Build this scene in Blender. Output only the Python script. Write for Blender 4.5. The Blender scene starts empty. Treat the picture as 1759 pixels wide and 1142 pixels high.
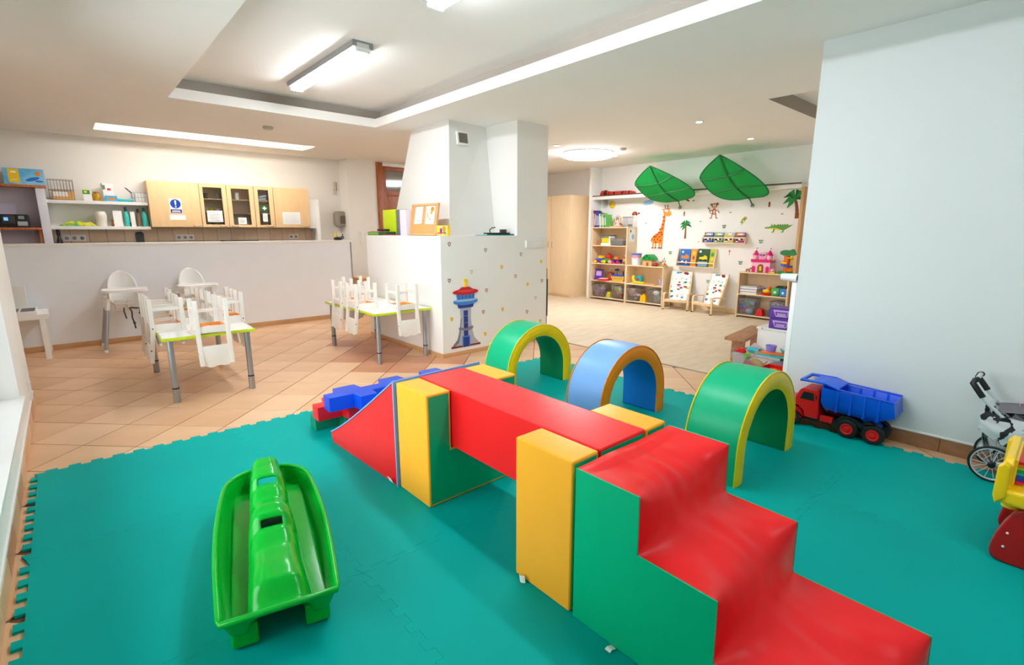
import bpy, bmesh, math, random
from mathutils import Vector, Matrix, noise
random.seed(7)
S = bpy.context.scene
COL = S.collection
PI = math.pi
# ------------------------------------------------------------ camera
cam_d = bpy.data.cameras.new('camera'); cam = bpy.data.objects.new('camera', cam_d); COL.objects.link(cam)
cam_d.sensor_fit = 'HORIZONTAL'; cam_d.sensor_width = 36.0; cam_d.lens = 17.603
cam_d.clip_start = 0.02
cam.location = (0, 0, 1.4)
cam.rotation_euler = (math.radians(90 - 11.44), 0, math.radians(-41.51))
S.camera = cam
# ------------------------------------------------------------ view
S.view_settings.view_transform = 'Standard'; S.view_settings.look = 'None'
S.view_settings.gamma = 1.0; S.view_settings.use_curve_mapping = False
S.view_settings.exposure = 0.66
S.cycles.max_bounces = 10; S.cycles.diffuse_bounces = 6; S.cycles.transparent_max_bounces = 16
S.cycles.caustics_reflective = False; S.cycles.caustics_refractive = False
S.cycles.sample_clamp_indirect = 6.0
# ------------------------------------------------------------ world: even overcast sky, seen through the windows
W = bpy.data.worlds.new('overcast_sky'); S.world = W; W.use_nodes = True
W.node_tree.nodes['Background'].inputs['Color'].default_value = (0.95, 0.98, 1.0, 1)
W.node_tree.nodes['Background'].inputs['Strength'].default_value = 5.0
LAMP = 41.0      # strip lamps
ROUND = 30.0     # round lamp
def portal(loc, rot, sx, sy):
    d = bpy.data.lights.new('window_daylight', 'AREA'); d.shape = 'RECTANGLE'; d.size = sx; d.size_y = sy
    d.cycles.is_portal = True
    o = bpy.data.objects.new('window_daylight', d); o.location = loc; o.rotation_euler = rot; COL.objects.link(o)
portal((-0.80, 3.0, 1.25), (0, -PI/2, 0), 1.9, 3.3)

# ------------------------------------------------------------ materials
def lin(c):
    r = []
    for v in c:
        v /= 255.0
        r.append(v/12.92 if v <= 0.04045 else ((v+0.055)/1.055)**2.4)
    return r
MATS = {}
def mat(name, rgb, rough=0.5, spec=0.5, var=0.04, vs=6.0, bump=0.0, bs=60.0, metal=0.0, emis=0.0, coat=0.0, stretch=None, rgb2=None, contrast=None):
    if name in MATS: return MATS[name]
    m = bpy.data.materials.new(name); MATS[name] = m; m.use_nodes = True
    nt = m.node_tree; b = nt.nodes['Principled BSDF']
    c = lin(rgb)
    b.inputs['Roughness'].default_value = rough; b.inputs['Specular IOR Level'].default_value = spec
    b.inputs['Metallic'].default_value = metal; b.inputs['Coat Weight'].default_value = coat
    b.inputs['Coat Roughness'].default_value = 0.08
    tc = nt.nodes.new('ShaderNodeTexCoord'); mp = nt.nodes.new('ShaderNodeMapping')
    nt.links.new(tc.outputs['Object'], mp.inputs['Vector'])
    if stretch: mp.inputs['Scale'].default_value = stretch
    n = nt.nodes.new('ShaderNodeTexNoise'); n.inputs['Scale'].default_value = vs; n.inputs['Detail'].default_value = 4
    nt.links.new(mp.outputs['Vector'], n.inputs['Vector'])
    r = nt.nodes.new('ShaderNodeValToRGB')
    c2 = lin(rgb2) if rgb2 else [min(1, x*(1+var)) for x in c]
    c1 = c if rgb2 else [x*(1-var) for x in c]
    r.color_ramp.elements[0].color = (*c1, 1); r.color_ramp.elements[1].color = (*c2, 1)
    lo, hi = contrast or (0.3, 0.7)
    r.color_ramp.elements[0].position = lo; r.color_ramp.elements[1].position = hi
    nt.links.new(n.outputs['Fac'], r.inputs['Fac']); nt.links.new(r.outputs['Color'], b.inputs['Base Color'])
    if bump:
        nb = nt.nodes.new('ShaderNodeTexNoise'); nb.inputs['Scale'].default_value = bs; nb.inputs['Detail'].default_value = 3
        nt.links.new(mp.outputs['Vector'], nb.inputs['Vector'])
        bp = nt.nodes.new('ShaderNodeBump'); bp.inputs['Strength'].default_value = bump; bp.inputs['Distance'].default_value = 0.01
        nt.links.new(nb.outputs['Fac'], bp.inputs['Height']); nt.links.new(bp.outputs['Normal'], b.inputs['Normal'])
    if emis:
        b.inputs['Emission Color'].default_value = (*c, 1); b.inputs['Emission Strength'].default_value = emis
    return m
def glassy(name, tint=(255, 255, 255), refl=0.08, rough=0.03, haze=0.0, hazec=(225, 228, 232)):
    if name in MATS: return MATS[name]
    m = bpy.data.materials.new(name); MATS[name] = m; m.use_nodes = True
    nt = m.node_tree; nt.nodes.clear()
    out = nt.nodes.new('ShaderNodeOutputMaterial')
    t = nt.nodes.new('ShaderNodeBsdfTransparent'); t.inputs['Color'].default_value = (*lin(tint), 1)
    g = nt.nodes.new('ShaderNodeBsdfGlossy'); g.inputs['Roughness'].default_value = rough
    fr = nt.nodes.new('ShaderNodeFresnel'); fr.inputs['IOR'].default_value = 1.35
    mx = nt.nodes.new('ShaderNodeMixShader'); nt.links.new(fr.outputs['Fac'], mx.inputs['Fac'])
    nt.links.new(t.outputs['BSDF'], mx.inputs[1]); nt.links.new(g.outputs['BSDF'], mx.inputs[2])
    last = mx
    if haze:
        dd = nt.nodes.new('ShaderNodeBsdfDiffuse'); dd.inputs['Color'].default_value = (*lin(hazec), 1)
        tl = nt.nodes.new('ShaderNodeBsdfTranslucent'); tl.inputs['Color'].default_value = (*lin(hazec), 1)
        d = nt.nodes.new('ShaderNodeMixShader'); nt.links.new(dd.outputs['BSDF'], d.inputs[1]); nt.links.new(tl.outputs['BSDF'], d.inputs[2])
        n = nt.nodes.new('ShaderNodeTexNoise'); n.inputs['Scale'].default_value = 9
        mr = nt.nodes.new('ShaderNodeMapRange'); mr.inputs['To Min'].default_value = haze*0.75; mr.inputs['To Max'].default_value = haze*1.25
        nt.links.new(n.outputs['Fac'], mr.inputs['Value'])
        m2 = nt.nodes.new('ShaderNodeMixShader'); nt.links.new(mr.outputs['Result'], m2.inputs['Fac'])
        nt.links.new(mx.outputs['Shader'], m2.inputs[1]); nt.links.new(d.outputs['Shader'], m2.inputs[2]); last = m2
    nt.links.new(last.outputs['Shader'], out.inputs['Surface'])
    return m
P = lambda n, rgb, **k: mat(n, rgb, **k)
WALL = mat('white_wall_paint', (238, 236, 232), rough=0.85, spec=0.2, var=0.012, vs=2, bump=0.05, bs=180)
CEIL = mat('ceiling_paint', (244, 241, 237), rough=0.9, spec=0.15, var=0.01, vs=1.5)
WHITE = mat('white_lacquer', (242, 242, 240), rough=0.35, var=0.01)
WPLAST = mat('white_plastic', (240, 240, 238), rough=0.3, var=0.01)
BLACK = mat('black_plastic', (22, 22, 24), rough=0.35, var=0.1)
RUBBER = mat('black_rubber', (16, 16, 17), rough=0.6, var=0.1)
DARK = mat('dark_grey', (60, 60, 62), rough=0.4)
GREY = mat('grey_plastic', (150, 150, 150), rough=0.4)
STEEL = mat('grey_metal', (165, 168, 172), rough=0.35, metal=0.75, var=0.03)
CHROME = mat('silver_metal', (205, 208, 212), rough=0.22, metal=0.95, var=0.02)
BIRCH = mat('birch_board', (236, 210, 172), rough=0.5, var=0.04, vs=4, stretch=(7, 7, .8), spec=0.35)
BIRCHH = mat('birch_board_flat', (238, 212, 174), rough=0.5, var=0.04, vs=4, stretch=(7, .8, 7), spec=0.35)
PINE = mat('pine_wood', (214, 168, 116), rough=0.5, var=0.09, vs=5, stretch=(8, 8, 1))
ORWOOD = mat('orange_pine', (196, 120, 60), rough=0.4, rgb2=(160, 84, 36), vs=6, stretch=(8, 8, 1.2))
MAPLE = mat('maple_front', (232, 196, 148), rough=0.42, var=0.05, vs=3, stretch=(6, 6, 1))
YELLOW = mat('yellow_plastic', (250, 205, 10), rough=0.28, var=0.03)
RED = mat('red_plastic', (215, 18, 22), rough=0.28, var=0.03)
BLUE = mat('blue_plastic', (10, 90, 228), rough=0.3, var=0.04)
GREENP = mat('green_plastic', (10, 150, 60), rough=0.3, var=0.04)
LIME = mat('lime_plastic', (150, 205, 60), rough=0.35, var=0.04)
ORANGE = mat('orange_plastic', (245, 120, 15), rough=0.3, var=0.04)
PURPLE = mat('purple_plastic', (92, 45, 160), rough=0.35, var=0.04)
LILAC = mat('lilac_plastic', (196, 160, 228), rough=0.35, var=0.03)
PINK = mat('pink_plastic', (245, 165, 200), rough=0.3, var=0.03)
MAGENTA = mat('magenta_plastic', (225, 20, 110), rough=0.3, var=0.03)
TEAL = mat('teal_plastic', (30, 175, 185), rough=0.3, var=0.04)
PAPER = mat('white_paper', (246, 246, 244), rough=0.8, var=0.01)
CLEAR = glassy('clear_plastic', (244, 245, 248), haze=0.17, rough=0.15, hazec=(250, 251, 253))
GLASS = glassy('window_glass', (250, 252, 252))

# ------------------------------------------------------------ mesh helper
class G:
    def __init__(s): s.bm = bmesh.new()
    def _f(s, vs, mi):
        try: f = s.bm.faces.new(vs); f.material_index = mi; return f
        except ValueError: return None
    def box(s, c, d, mi=0, rz=0.0, rx=0.0, ry=0.0, taper=1.0):
        R = Matrix.Rotation(rz, 3, 'Z') @ Matrix.Rotation(ry, 3, 'Y') @ Matrix.Rotation(rx, 3, 'X')
        v = []
        for z in (-.5, .5):
            t = taper if z > 0 else 1.0
            for x, y in ((-.5, -.5), (.5, -.5), (.5, .5), (-.5, .5)):
                v.append(s.bm.verts.new(Vector(c) + R @ Vector((x*d[0]*t, y*d[1]*t, z*d[2]))))
        for f in ((3, 2, 1, 0), (4, 5, 6, 7), (0, 1, 5, 4), (1, 2, 6, 5), (2, 3, 7, 6), (3, 0, 4, 7)):
            s._f([v[i] for i in f], mi)
        return s
    def b2(s, x0, x1, y0, y1, z0, z1, mi=0):
        return s.box(((x0+x1)/2, (y0+y1)/2, (z0+z1)/2), (abs(x1-x0), abs(y1-y0), abs(z1-z0)), mi)
    def prism(s, pts, ax, a0, a1, mi=0, mi_side=None, mi_b=None):
        def p(u, v, a):
            return {'x': (a, u, v), 'y': (u, a, v), 'z': (u, v, a)}[ax]
        A = [s.bm.verts.new(p(u, v, a0)) for u, v in pts]; B = [s.bm.verts.new(p(u, v, a1)) for u, v in pts]
        s._f(A[::-1], mi); s._f(B, mi if mi_b is None else mi_b)
        n = len(pts)
        for i in range(n):
            j = (i+1) % n; s._f([A[i], A[j], B[j], B[i]], mi if mi_side is None else mi_side)
        return s
    def ring(s, c, u, v, r, n):
        return [s.bm.verts.new(c + u*(r*math.cos(2*PI*i/n)) + v*(r*math.sin(2*PI*i/n))) for i in range(n)]
    def tube(s, pts, r, n=8, closed=False, mi=0, cap=True):
        pts = [Vector(p) for p in pts]; N = len(pts); rs = r if isinstance(r, (list, tuple)) else [r]*N
        rings = []; up = None
        for i, p in enumerate(pts):
            a = pts[(i-1) % N] if (closed or i > 0) else p; b = pts[(i+1) % N] if (closed or i < N-1) else p
            t = (b-a).normalized()
            if up is None:
                up = Vector((0, 0, 1)) if abs(t.z) < .9 else Vector((1, 0, 0))
            u = (up - t*up.dot(t))
            u = u.normalized() if u.length > 1e-6 else t.orthogonal().normalized()
            up = u; rings.append(s.ring(p, u, t.cross(u), rs[i], n))
        for i in range(N if closed else N-1):
            A, B = rings[i], rings[(i+1) % N]
            for k in range(n): s._f([A[k], A[(k+1) % n], B[(k+1) % n], B[k]], mi)
        if not closed and cap:
            s._f(rings[0][::-1], mi); s._f(rings[-1], mi)
        return s
    def cyl(s, p0, p1, r0, r1=None, n=16, mi=0):
        return s.tube([p0, p1], [r0, r0 if r1 is None else r1], n, mi=mi)
    def lathe(s, prof, c=(0, 0, 0), n=20, mi=0, ax='z'):
        c = Vector(c); U, V, Wd = {'z': ((1, 0, 0), (0, 1, 0), (0, 0, 1)), 'x': ((0, 1, 0), (0, 0, 1), (1, 0, 0)), 'y': ((0, 0, 1), (1, 0, 0), (0, 1, 0))}[ax]
        U, V, Wd = Vector(U), Vector(V), Vector(Wd); rings = []
        for r, z in prof: rings.append(s.ring(c + Wd*z, U, V, max(r, 1e-4), n))
        for A, B in zip(rings, rings[1:]):
            for k in range(n): s._f([A[k], A[(k+1) % n], B[(k+1) % n], B[k]], mi)
        s._f(rings[0][::-1], mi); s._f(rings[-1], mi)
        return s
    def ball(s, c, r, nu=14, nv=9, mi=0):
        r = (r, r, r) if not isinstance(r, (tuple, list)) else r
        prev = None
        top = s.bm.verts.new((c[0], c[1], c[2]+r[2])); bot = s.bm.verts.new((c[0], c[1], c[2]-r[2]))
        for j in range(1, nv):
            th = PI*j/nv
            R = [s.bm.verts.new((c[0]+r[0]*math.sin(th)*math.cos(2*PI*i/nu), c[1]+r[1]*math.sin(th)*math.sin(2*PI*i/nu), c[2]+r[2]*math.cos(th))) for i in range(nu)]
            for i in range(nu):
                k = (i+1) % nu
                if prev is None: s._f([top, R[i], R[k]], mi)
                else: s._f([prev[i], R[i], R[k], prev[k]], mi)
            prev = R
        for i in range(nu): s._f([prev[i], bot, prev[(i+1) % nu]], mi)
        return s
    def grid(s, fn, nu, nv, mi=0, skip=None, closed_u=False):
        vs = [[s.bm.verts.new(fn(i/nu, j/nv)) for j in range(nv+1)] for i in range(nu+(0 if closed_u else 1))]
        for i in range(nu):
            for j in range(nv):
                if skip and skip((i+.5)/nu, (j+.5)/nv): continue
                k = (i+1) % len(vs)
                s._f([vs[i][j], vs[k][j], vs[k][j+1], vs[i][j+1]], mi)
        return s
    def build(s, name, mats, parent=None, bev=0.0, seg=2, smooth=38, recalc=True, loc=None):
        bm = s.bm
        if recalc: bmesh.ops.recalc_face_normals(bm, faces=bm.faces)
        if bev:
            es = [e for e in bm.edges if len(e.link_faces) == 2 and e.calc_face_angle(0) > 0.5]
            bmesh.ops.bevel(bm, geom=es, offset=bev, segments=seg, profile=0.7, affect='EDGES', clamp_overlap=True)
        me = bpy.data.meshes.new(name); bm.to_mesh(me); bm.free()
        for m in (mats if isinstance(mats, (list, tuple)) else [mats]): me.materials.append(m)
        if smooth:
            me.polygons.foreach_set('use_smooth', [True]*len(me.polygons))
            me.set_sharp_from_angle(angle=math.radians(smooth))
        o = bpy.data.objects.new(name, me); COL.objects.link(o)
        if parent: o.parent = parent
        if loc: o.location = loc
        return o
def tag(o, label, cat, group=None):
    o['label'] = label; o['category'] = cat
    if group: o['group'] = group
    return o
def thing(name, label, cat, loc=(0, 0, 0), rz=0.0, group=None):
    o = bpy.data.objects.new(name, None); COL.objects.link(o); o.empty_display_size = 0.05
    o.location = loc; o.rotation_euler = (0, 0, rz)
    return tag(o, label, cat, group)
def struct(g, name, mats, parent=None, **k):
    o = g.build(name, mats, parent, **k)
    if parent is None: o['kind'] = 'structure'
    return o
def dup(root, loc, label, rot=None, group=None):
    kids = {}
    def cp(o, par):
        c = o.copy(); COL.objects.link(c)
        if par: c.parent = par
        for ch in CH.get(o.name, ()): cp(ch, c)
        return c
    CH = {}
    for o in root.children_recursive: CH.setdefault(o.parent.name, []).append(o)
    r = cp(root, None); r.location = loc
    if rot is not None: r.rotation_euler = rot
    r['label'] = label
    if group: r['group'] = group
    return r
def arc(cx, cy, r, a0, a1, n, ry=None):
    ry = r if ry is None else ry
    return [(cx + r*math.cos(math.radians(a0+(a1-a0)*i/n)), cy + ry*math.sin(math.radians(a0+(a1-a0)*i/n))) for i in range(n+1)]
def rrect(x0, x1, y0, y1, r, n=4):
    return arc(x1-r, y0+r, r, -90, 0, n) + arc(x1-r, y1-r, r, 0, 90, n) + arc(x0+r, y1-r, r, 90, 180, n) + arc(x0+r, y0+r, r, 180, 270, n)
def ell(cx, cy, rx, ry, n=16, rot=0.0):
    c, s_ = math.cos(rot), math.sin(rot)
    return [(cx + rx*math.cos(2*PI*i/n)*c - ry*math.sin(2*PI*i/n)*s_, cy + rx*math.cos(2*PI*i/n)*s_ + ry*math.sin(2*PI*i/n)*c) for i in range(n)]
# ------------------------------------------------------------ room shell
ZC = 2.68; FZ = -0.012; XR = 4.11; XB = 8.65; YK = 9.35
def wallbox(name, boxes, m=None):
    g = G()
    for b in boxes: g.b2(*b)
    return struct(g, name, m or WALL, smooth=0)
wallL = wallbox('wall_left', [(-0.75, -0.35, -2.3, 1.40, -.05, ZC+.25), (-0.75, -0.35, 4.62, 5.66, -.05, ZC+.25),
                      (-0.75, -0.35, 1.40, 4.62, -.05, 0.27), (-0.75, -0.35, 1.40, 4.62, 2.15, ZC+.25),
                      (-1.7, -0.75, 5.35, 5.66, -.05, ZC+.25), (-1.85, -1.7, 5.35, YK+.15, -.05, ZC+.25)])
wallbox('wall_kitchen', [(-1.85, 4.0, YK, YK+.15, -.05, ZC+.25)])
wallbox('wall_hallway', [(4.0, 4.57, 9.0, YK+.15, -.05, ZC+.25), (5.50, XB+.15, 9.0, 9.15, -.05, ZC+.25), (4.57, 5.50, 9.0, 9.15, 2.66, ZC+.25), (4.57, 5.5, 9.20, 9.3, -.05, ZC)])
wallbox('wall_far', [(XB, XB+.15, 1.25, 9.15, -.05, ZC+.25)])
wallR = wallbox('wall_right', [(XR, XB, 1.0, 1.40, -.05, ZC+.25), (XR, XR+.4, -2.45, 1.0, -.05, ZC+.25)], mat('cool_white_wall', (218, 223, 223), rough=0.85, spec=0.2, var=0.012, vs=2, bump=0.05, bs=180))  # right wall a slightly darker, cooler white than the other walls
wallbox('wall_front', [(-0.75, XR+.1, -2.45, -2.3, -.05, ZC+.25)])
# windows
def window(n, u0, u1, z0, z1, axis, a, mull, out):
    root = bpy.data.objects.new('window_%d' % n, None); COL.objects.link(root); root['kind'] = 'structure'
    def bx(g, ua, ub, za, zb, d0, d1):
        (g.b2(a+d0, a+d1, ua, ub, za, zb) if axis == 'x' else g.b2(ua, ub, a+d0, a+d1, za, zb))
    g = G(); w = .06
    bx(g, u0, u1, z0, z0+w, 0, .06); bx(g, u0, u1, z1-w, z1, 0, .06)
    for t in [u0] + mull + [u1-w]: bx(g, t, t+w, z0+w, z1-w, 0, .06)
    g.build('window_frame', WPLAST, root, bev=.004)
    ed = [u0] + mull + [u1]
    for k in range(len(ed)-1):
        g = G(); bx(g, ed[k]+w*.9, ed[k+1]+.005, z0+w*.9, z1-w*.9, .027, .032); g.build('pane', GLASS, root, smooth=0)
    g = G(); bx(g, u0-.02, u1+.06, z0-.025, z0, .06 if out > 0 else -.06, (.06+out) if out > 0 else (-.06+out)); g.build('window_sill', WPLAST, root, bev=.005)
    return root
window(1, 1.40, 4.62, 0.295, 2.15, 'x', -0.62, [2.45, 3.5], .235)
# floor: mortar bed, diagonal tiles, vinyl sheet in the far room
MORTAR = mat('grout', (122, 86, 60), rough=0.9, var=0.08)
g = G(); g.b2(-1.85, 4.71, -2.45, YK+.1, -.06, FZ-.003); floor = struct(g, 'floor', MORTAR, smooth=0)
TILE = [mat('terracotta_tile_%s' % w, c, rough=0.33, spec=0.45, rgb2=c2, vs=2.2, contrast=(.25, .75), bump=.04, bs=25) for w, c, c2 in
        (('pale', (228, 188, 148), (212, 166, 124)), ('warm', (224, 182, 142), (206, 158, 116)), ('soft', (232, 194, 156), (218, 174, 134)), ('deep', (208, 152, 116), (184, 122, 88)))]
def clip(poly, a, b, c):            # keep a*x+b*y<=c
    out = []
    for i in range(len(poly)):
        p, q = poly[i], poly[(i+1) % len(poly)]
        dp, dq = a*p[0]+b*p[1]-c, a*q[0]+b*q[1]-c
        if dp <= 0: out.append(p)
        if dp*dq < 0: t = dp/(dp-dq); out.append((p[0]+(q[0]-p[0])*t, p[1]+(q[1]-p[1])*t))
    return out
PT = 0.372; R2 = math.sqrt(.5); nt_ = 0
for iu in range(-6, 42):
    for iv in range(-20, 40):
        u0 = 3.343 + (iu-9)*PT; v0 = 3.072 + (iv-8)*PT
        cu, cv = u0+PT/2, v0+PT/2
        cx, cy = (cu-cv)*R2, (cu+cv)*R2
        if cy > 8.35 or cy < -.75 or cx < -1.9 or cx > 4.95: continue
        if -.1 < cx < 3.72 and cy < 3.68: continue
        if cx < -.6 and cy < 5.5: continue
        if cx < 3.9 and cy < .5: continue
        if cx > 3.25 and cx < 4.55 and cy > 4.85 and cy < 6.2: continue
        h = .0034
        poly = [((u-v)*R2, (u+v)*R2) for u, v in ((u0+h, v0+h), (u0+PT-h, v0+h), (u0+PT-h, v0+PT-h), (u0+h, v0+PT-h))]
        poly = clip(poly, 1, 0, 4.70); poly = clip(poly, 0, 1, 8.11) if len(poly) > 2 else poly
        if len(poly) > 2 and cy < 5.66: poly = clip(poly, -1, 0, .345)
        if len(poly) < 3: continue
        ar = abs(sum(poly[i-1][0]*poly[i][1]-poly[i][0]*poly[i-1][1] for i in range(len(poly))))/2
        if ar < .002: continue
        mx = sum(p[0] for p in poly)/len(poly); my = sum(p[1] for p in poly)/len(poly)
        g = G(); top = [((p[0]-mx)*.992, (p[1]-my)*.992) for p in poly]; low = [(p[0]-mx, p[1]-my) for p in poly]
        T = [g.bm.verts.new((x, y, 0)) for x, y in top]; L = [g.bm.verts.new((x, y, -.004)) for x, y in low]
        g._f(T, 0)
        for i in range(len(T)): j = (i+1) % len(T); g._f([L[i], L[j], T[j], T[i]], 0)
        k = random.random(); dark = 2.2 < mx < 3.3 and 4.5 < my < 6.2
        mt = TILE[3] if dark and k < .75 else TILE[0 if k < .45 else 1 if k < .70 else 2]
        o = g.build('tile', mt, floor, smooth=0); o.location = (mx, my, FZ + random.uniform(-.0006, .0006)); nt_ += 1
print('tiles', nt_)
VINYL = mat('pale_vinyl', (226, 208, 182), rough=0.5, spec=0.3, rgb2=(210, 190, 160), vs=2.5, stretch=(1.2, 5, 1), contrast=(.35, .75))
g = G(); g.b2(4.712, XB+.1, 1.2, 9.1, -.06, FZ+.004); struct(g, 'floor.001', VINYL, smooth=0)
g = G(); g.b2(4.695, 4.722, 1.40, 4.64, FZ-.003, FZ+.006); struct(g, 'trim_1', mat('grey_threshold', (150, 140, 128), rough=.4), bev=.002)
# ceiling with three recesses
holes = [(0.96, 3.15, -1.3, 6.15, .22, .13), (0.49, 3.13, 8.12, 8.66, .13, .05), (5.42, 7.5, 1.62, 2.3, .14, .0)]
xs = sorted({-1.85, XB+.1} | {h[0] for h in holes} | {h[1] for h in holes}); ys = sorted({-2.45, YK+.1} | {h[2] for h in holes} | {h[3] for h in holes})
g = G()
def quad(*p, mi=0): g._f([g.bm.verts.new(q) for q in p], mi)
for x0, x1 in zip(xs, xs[1:]):
    for y0, y1 in zip(ys, ys[1:]):
        mx, my = (x0+x1)/2, (y0+y1)/2
        if any(h[0] < mx < h[1] and h[2] < my < h[3] for h in holes): continue
        quad((x0, y0, ZC), (x1, y0, ZC), (x1, y1, ZC), (x0, y1, ZC))
for x0, x1, y0, y1, hh, sb in holes:
    zl = ZC + (.10 if sb else hh); zt = ZC + hh
    X0, X1, Y0, Y1 = x0-sb, x1+sb, y0-sb, y1+sb
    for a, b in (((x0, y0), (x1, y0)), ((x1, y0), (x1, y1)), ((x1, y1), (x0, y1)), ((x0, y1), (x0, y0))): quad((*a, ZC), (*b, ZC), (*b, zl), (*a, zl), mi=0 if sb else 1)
    if sb:
        o4 = [(X0, Y0), (X1, Y0), (X1, Y1), (X0, Y1)]; i4 = [(x0, y0), (x1, y0), (x1, y1), (x0, y1)]
        for i in range(4):
            j = (i+1) % 4
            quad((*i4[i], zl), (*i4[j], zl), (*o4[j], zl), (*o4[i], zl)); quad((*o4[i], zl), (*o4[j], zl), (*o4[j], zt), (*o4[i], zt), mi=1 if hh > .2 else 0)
    quad((X0, Y0, zt), (X1, Y0, zt), (X1, Y1, zt), (X0, Y1, zt))
struct(g, 'ceiling', [CEIL, mat('grey_recess_side', (172, 164, 154), rough=.9, var=.02)], smooth=0, recalc=False)  # upper sides of two recesses in a greyer tone than the ceiling
# half wall and chimney
g = G(); g.b2(-1.7, 3.58, 8.11, 8.25, -.05, 1.222); hw = struct(g, 'wall_divider', mat('divider_paint', (240, 245, 252), rough=.5, spec=.4, var=.01), smooth=0)
g = G(); g.b2(-1.7, 3.60, 8.095, 8.265, 1.222, 1.256); g.build('cap_board', WHITE, hw, bev=.004)
g = G(); g.b2(3.58, 3.598, 8.10, 8.26, -.02, 1.222); g.build('end_strip', GREY, hw, bev=.003)
g = G()
g.b2(3.07, 4.19, 4.64, 6.42, -.05, 1.347); g.b2(4.19, 4.71, 4.64, 5.30, -.05, ZC+.05)
lo = [(3.44, 5.0), (4.19, 5.06), (4.19, 6.40), (3.44, 6.40)]; hi = [(3.58, 5.16), (4.19, 5.24), (4.19, 6.0), (3.58, 6.0)]
A = [g.bm.verts.new((x, y, 1.345)) for x, y in lo]; B = [g.bm.verts.new((x, y, ZC+.02)) for x, y in hi]
g._f(A[::-1], 0); g._f(B, 0)
for i in range(4): j = (i+1) % 4; g._f([A[i], A[j], B[j], B[i]], 0)
chim = struct(g, 'wall_chimney', WALL, smooth=0)
# skirtings
SK = mat('tan_skirting', (205, 160, 112), rough=.4, var=.08, vs=4)
def skirt(name, parts, m=None, h=.06):
    g = G()
    for b in parts: g.b2(b[0], b[1], b[2], b[3], FZ-.004, h)
    return struct(g, name, m or SK, bev=.003)
skirt('baseboard_divider', [(-1.7, 3.58, 8.098, 8.112)], h=.05)
skirt('baseboard_chimney', [(3.06, 3.072, 4.63, 6.42), (3.06, 4.72, 4.628, 4.642)], h=.035)
skirt('baseboard_far', [(XB-.012, XB, 1.4, 9.0)], BIRCH, h=.06)
def skirt_tiles(name, axis, a, u0, u1, step, d, m, h):
    g = G()
    (g.b2(a, a+d*.6, u0, u1, -.015, h*.9) if axis == 'x' else g.b2(u0, u1, a, a+d*.6, -.015, h*.9))
    root = struct(g, name, MORTAR, smooth=0)
    u = u0
    while u < u1-.02:
        e = min(u1, u+step); g = G()
        g.b2(a, a+d, u+.002, e-.002, -.014, h)
        g.build('tile', m[int(u*7) % len(m)], root, bev=.002)
        u = e
    g = G(); g.b2(a, a+d*.8, u0, u1, h, h+.012); g.build('white_bead', WHITE, root, bev=.003)
    return root
MARB = [mat('brown_marble_%d' % i, c, rough=.35, rgb2=c2, vs=9, stretch=(1, 1, 2), contrast=(.3, .7)) for i, (c, c2) in enumerate((((168, 122, 88), (140, 98, 70)), ((160, 116, 86), (186, 146, 114)), ((176, 130, 92), (150, 106, 74))))]
skirt_tiles('baseboard_right', 'x', XR, -2.2, 1.40, .33, -.012, MARB, .082)
skirt_tiles('baseboard_left', 'x', -.35, -2.2, 5.66, .33, .012, TILE, .085)
# niche in the far room
g = G(); g.b2(8.32, XB, 6.93, 6.985, -.01, ZC); struct(g, 'trim_2', WHITE, bev=.003)
g = G(); g.b2(8.38, XB, 2.9, 2.94, -.01, 2.05); struct(g, 'trim_3', PINE, bev=.003)
# door at the end of the hallway
dr = bpy.data.objects.new('door_1', None); COL.objects.link(dr); dr['kind'] = 'structure'; dr.location = (4.57, 9.0, 0)
RW = mat('reddish_pine_door', (176, 96, 42), rough=.35, rgb2=(138, 66, 26), vs=7, stretch=(9, 9, 1.3), spec=.5)
g = G(); g.b2(0, .12, -.04, .08, FZ, 2.66); g.b2(.83, .93, -.04, .08, FZ, 2.66); g.build('door_frame', RW, dr, bev=.006)
g = G(); g.b2(.12, .83, -.03, .06, 2.60, 2.66); g.build('top_rail', WHITE, dr, bev=.004)
g = G()
g.b2(.125, .20, 0, .045, 0, 2.595); g.b2(.75, .825, 0, .045, 0, 2.595)
for z0, z1 in ((0, .2), (.95, 1.07), (2.06, 2.16), (2.53, 2.595), (1.42, 1.5)): g.b2(.20, .75, 0, .045, z0, z1)
g.build('door_leaf', RW, dr, bev=.005)
for z0, z1 in ((.2, .95), (1.07, 1.42), (1.5, 2.06)):
    g = G(); g.prism([(.20, z0), (.75, z0), (.75, z1), (.20, z1)], 'y', .016, .03); g.build('panel', RW, dr, bev=.003)
g = G(); g.b2(.20, .75, .018, .026, 2.16, 2.53); g.build('pane', mat('dark_door_glass', (120, 116, 108), rough=.06, spec=.8), dr, smooth=0)
g = G(); g.b2(.76, .80, -.01, 0, 1.0, 1.16); g.cyl((.78, -.01, 1.1), (.78, -.05, 1.1), .008); g.cyl((.78, -.05, 1.1), (.68, -.05, 1.1), .008); g.build('door_handle', STEEL, dr)
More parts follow.
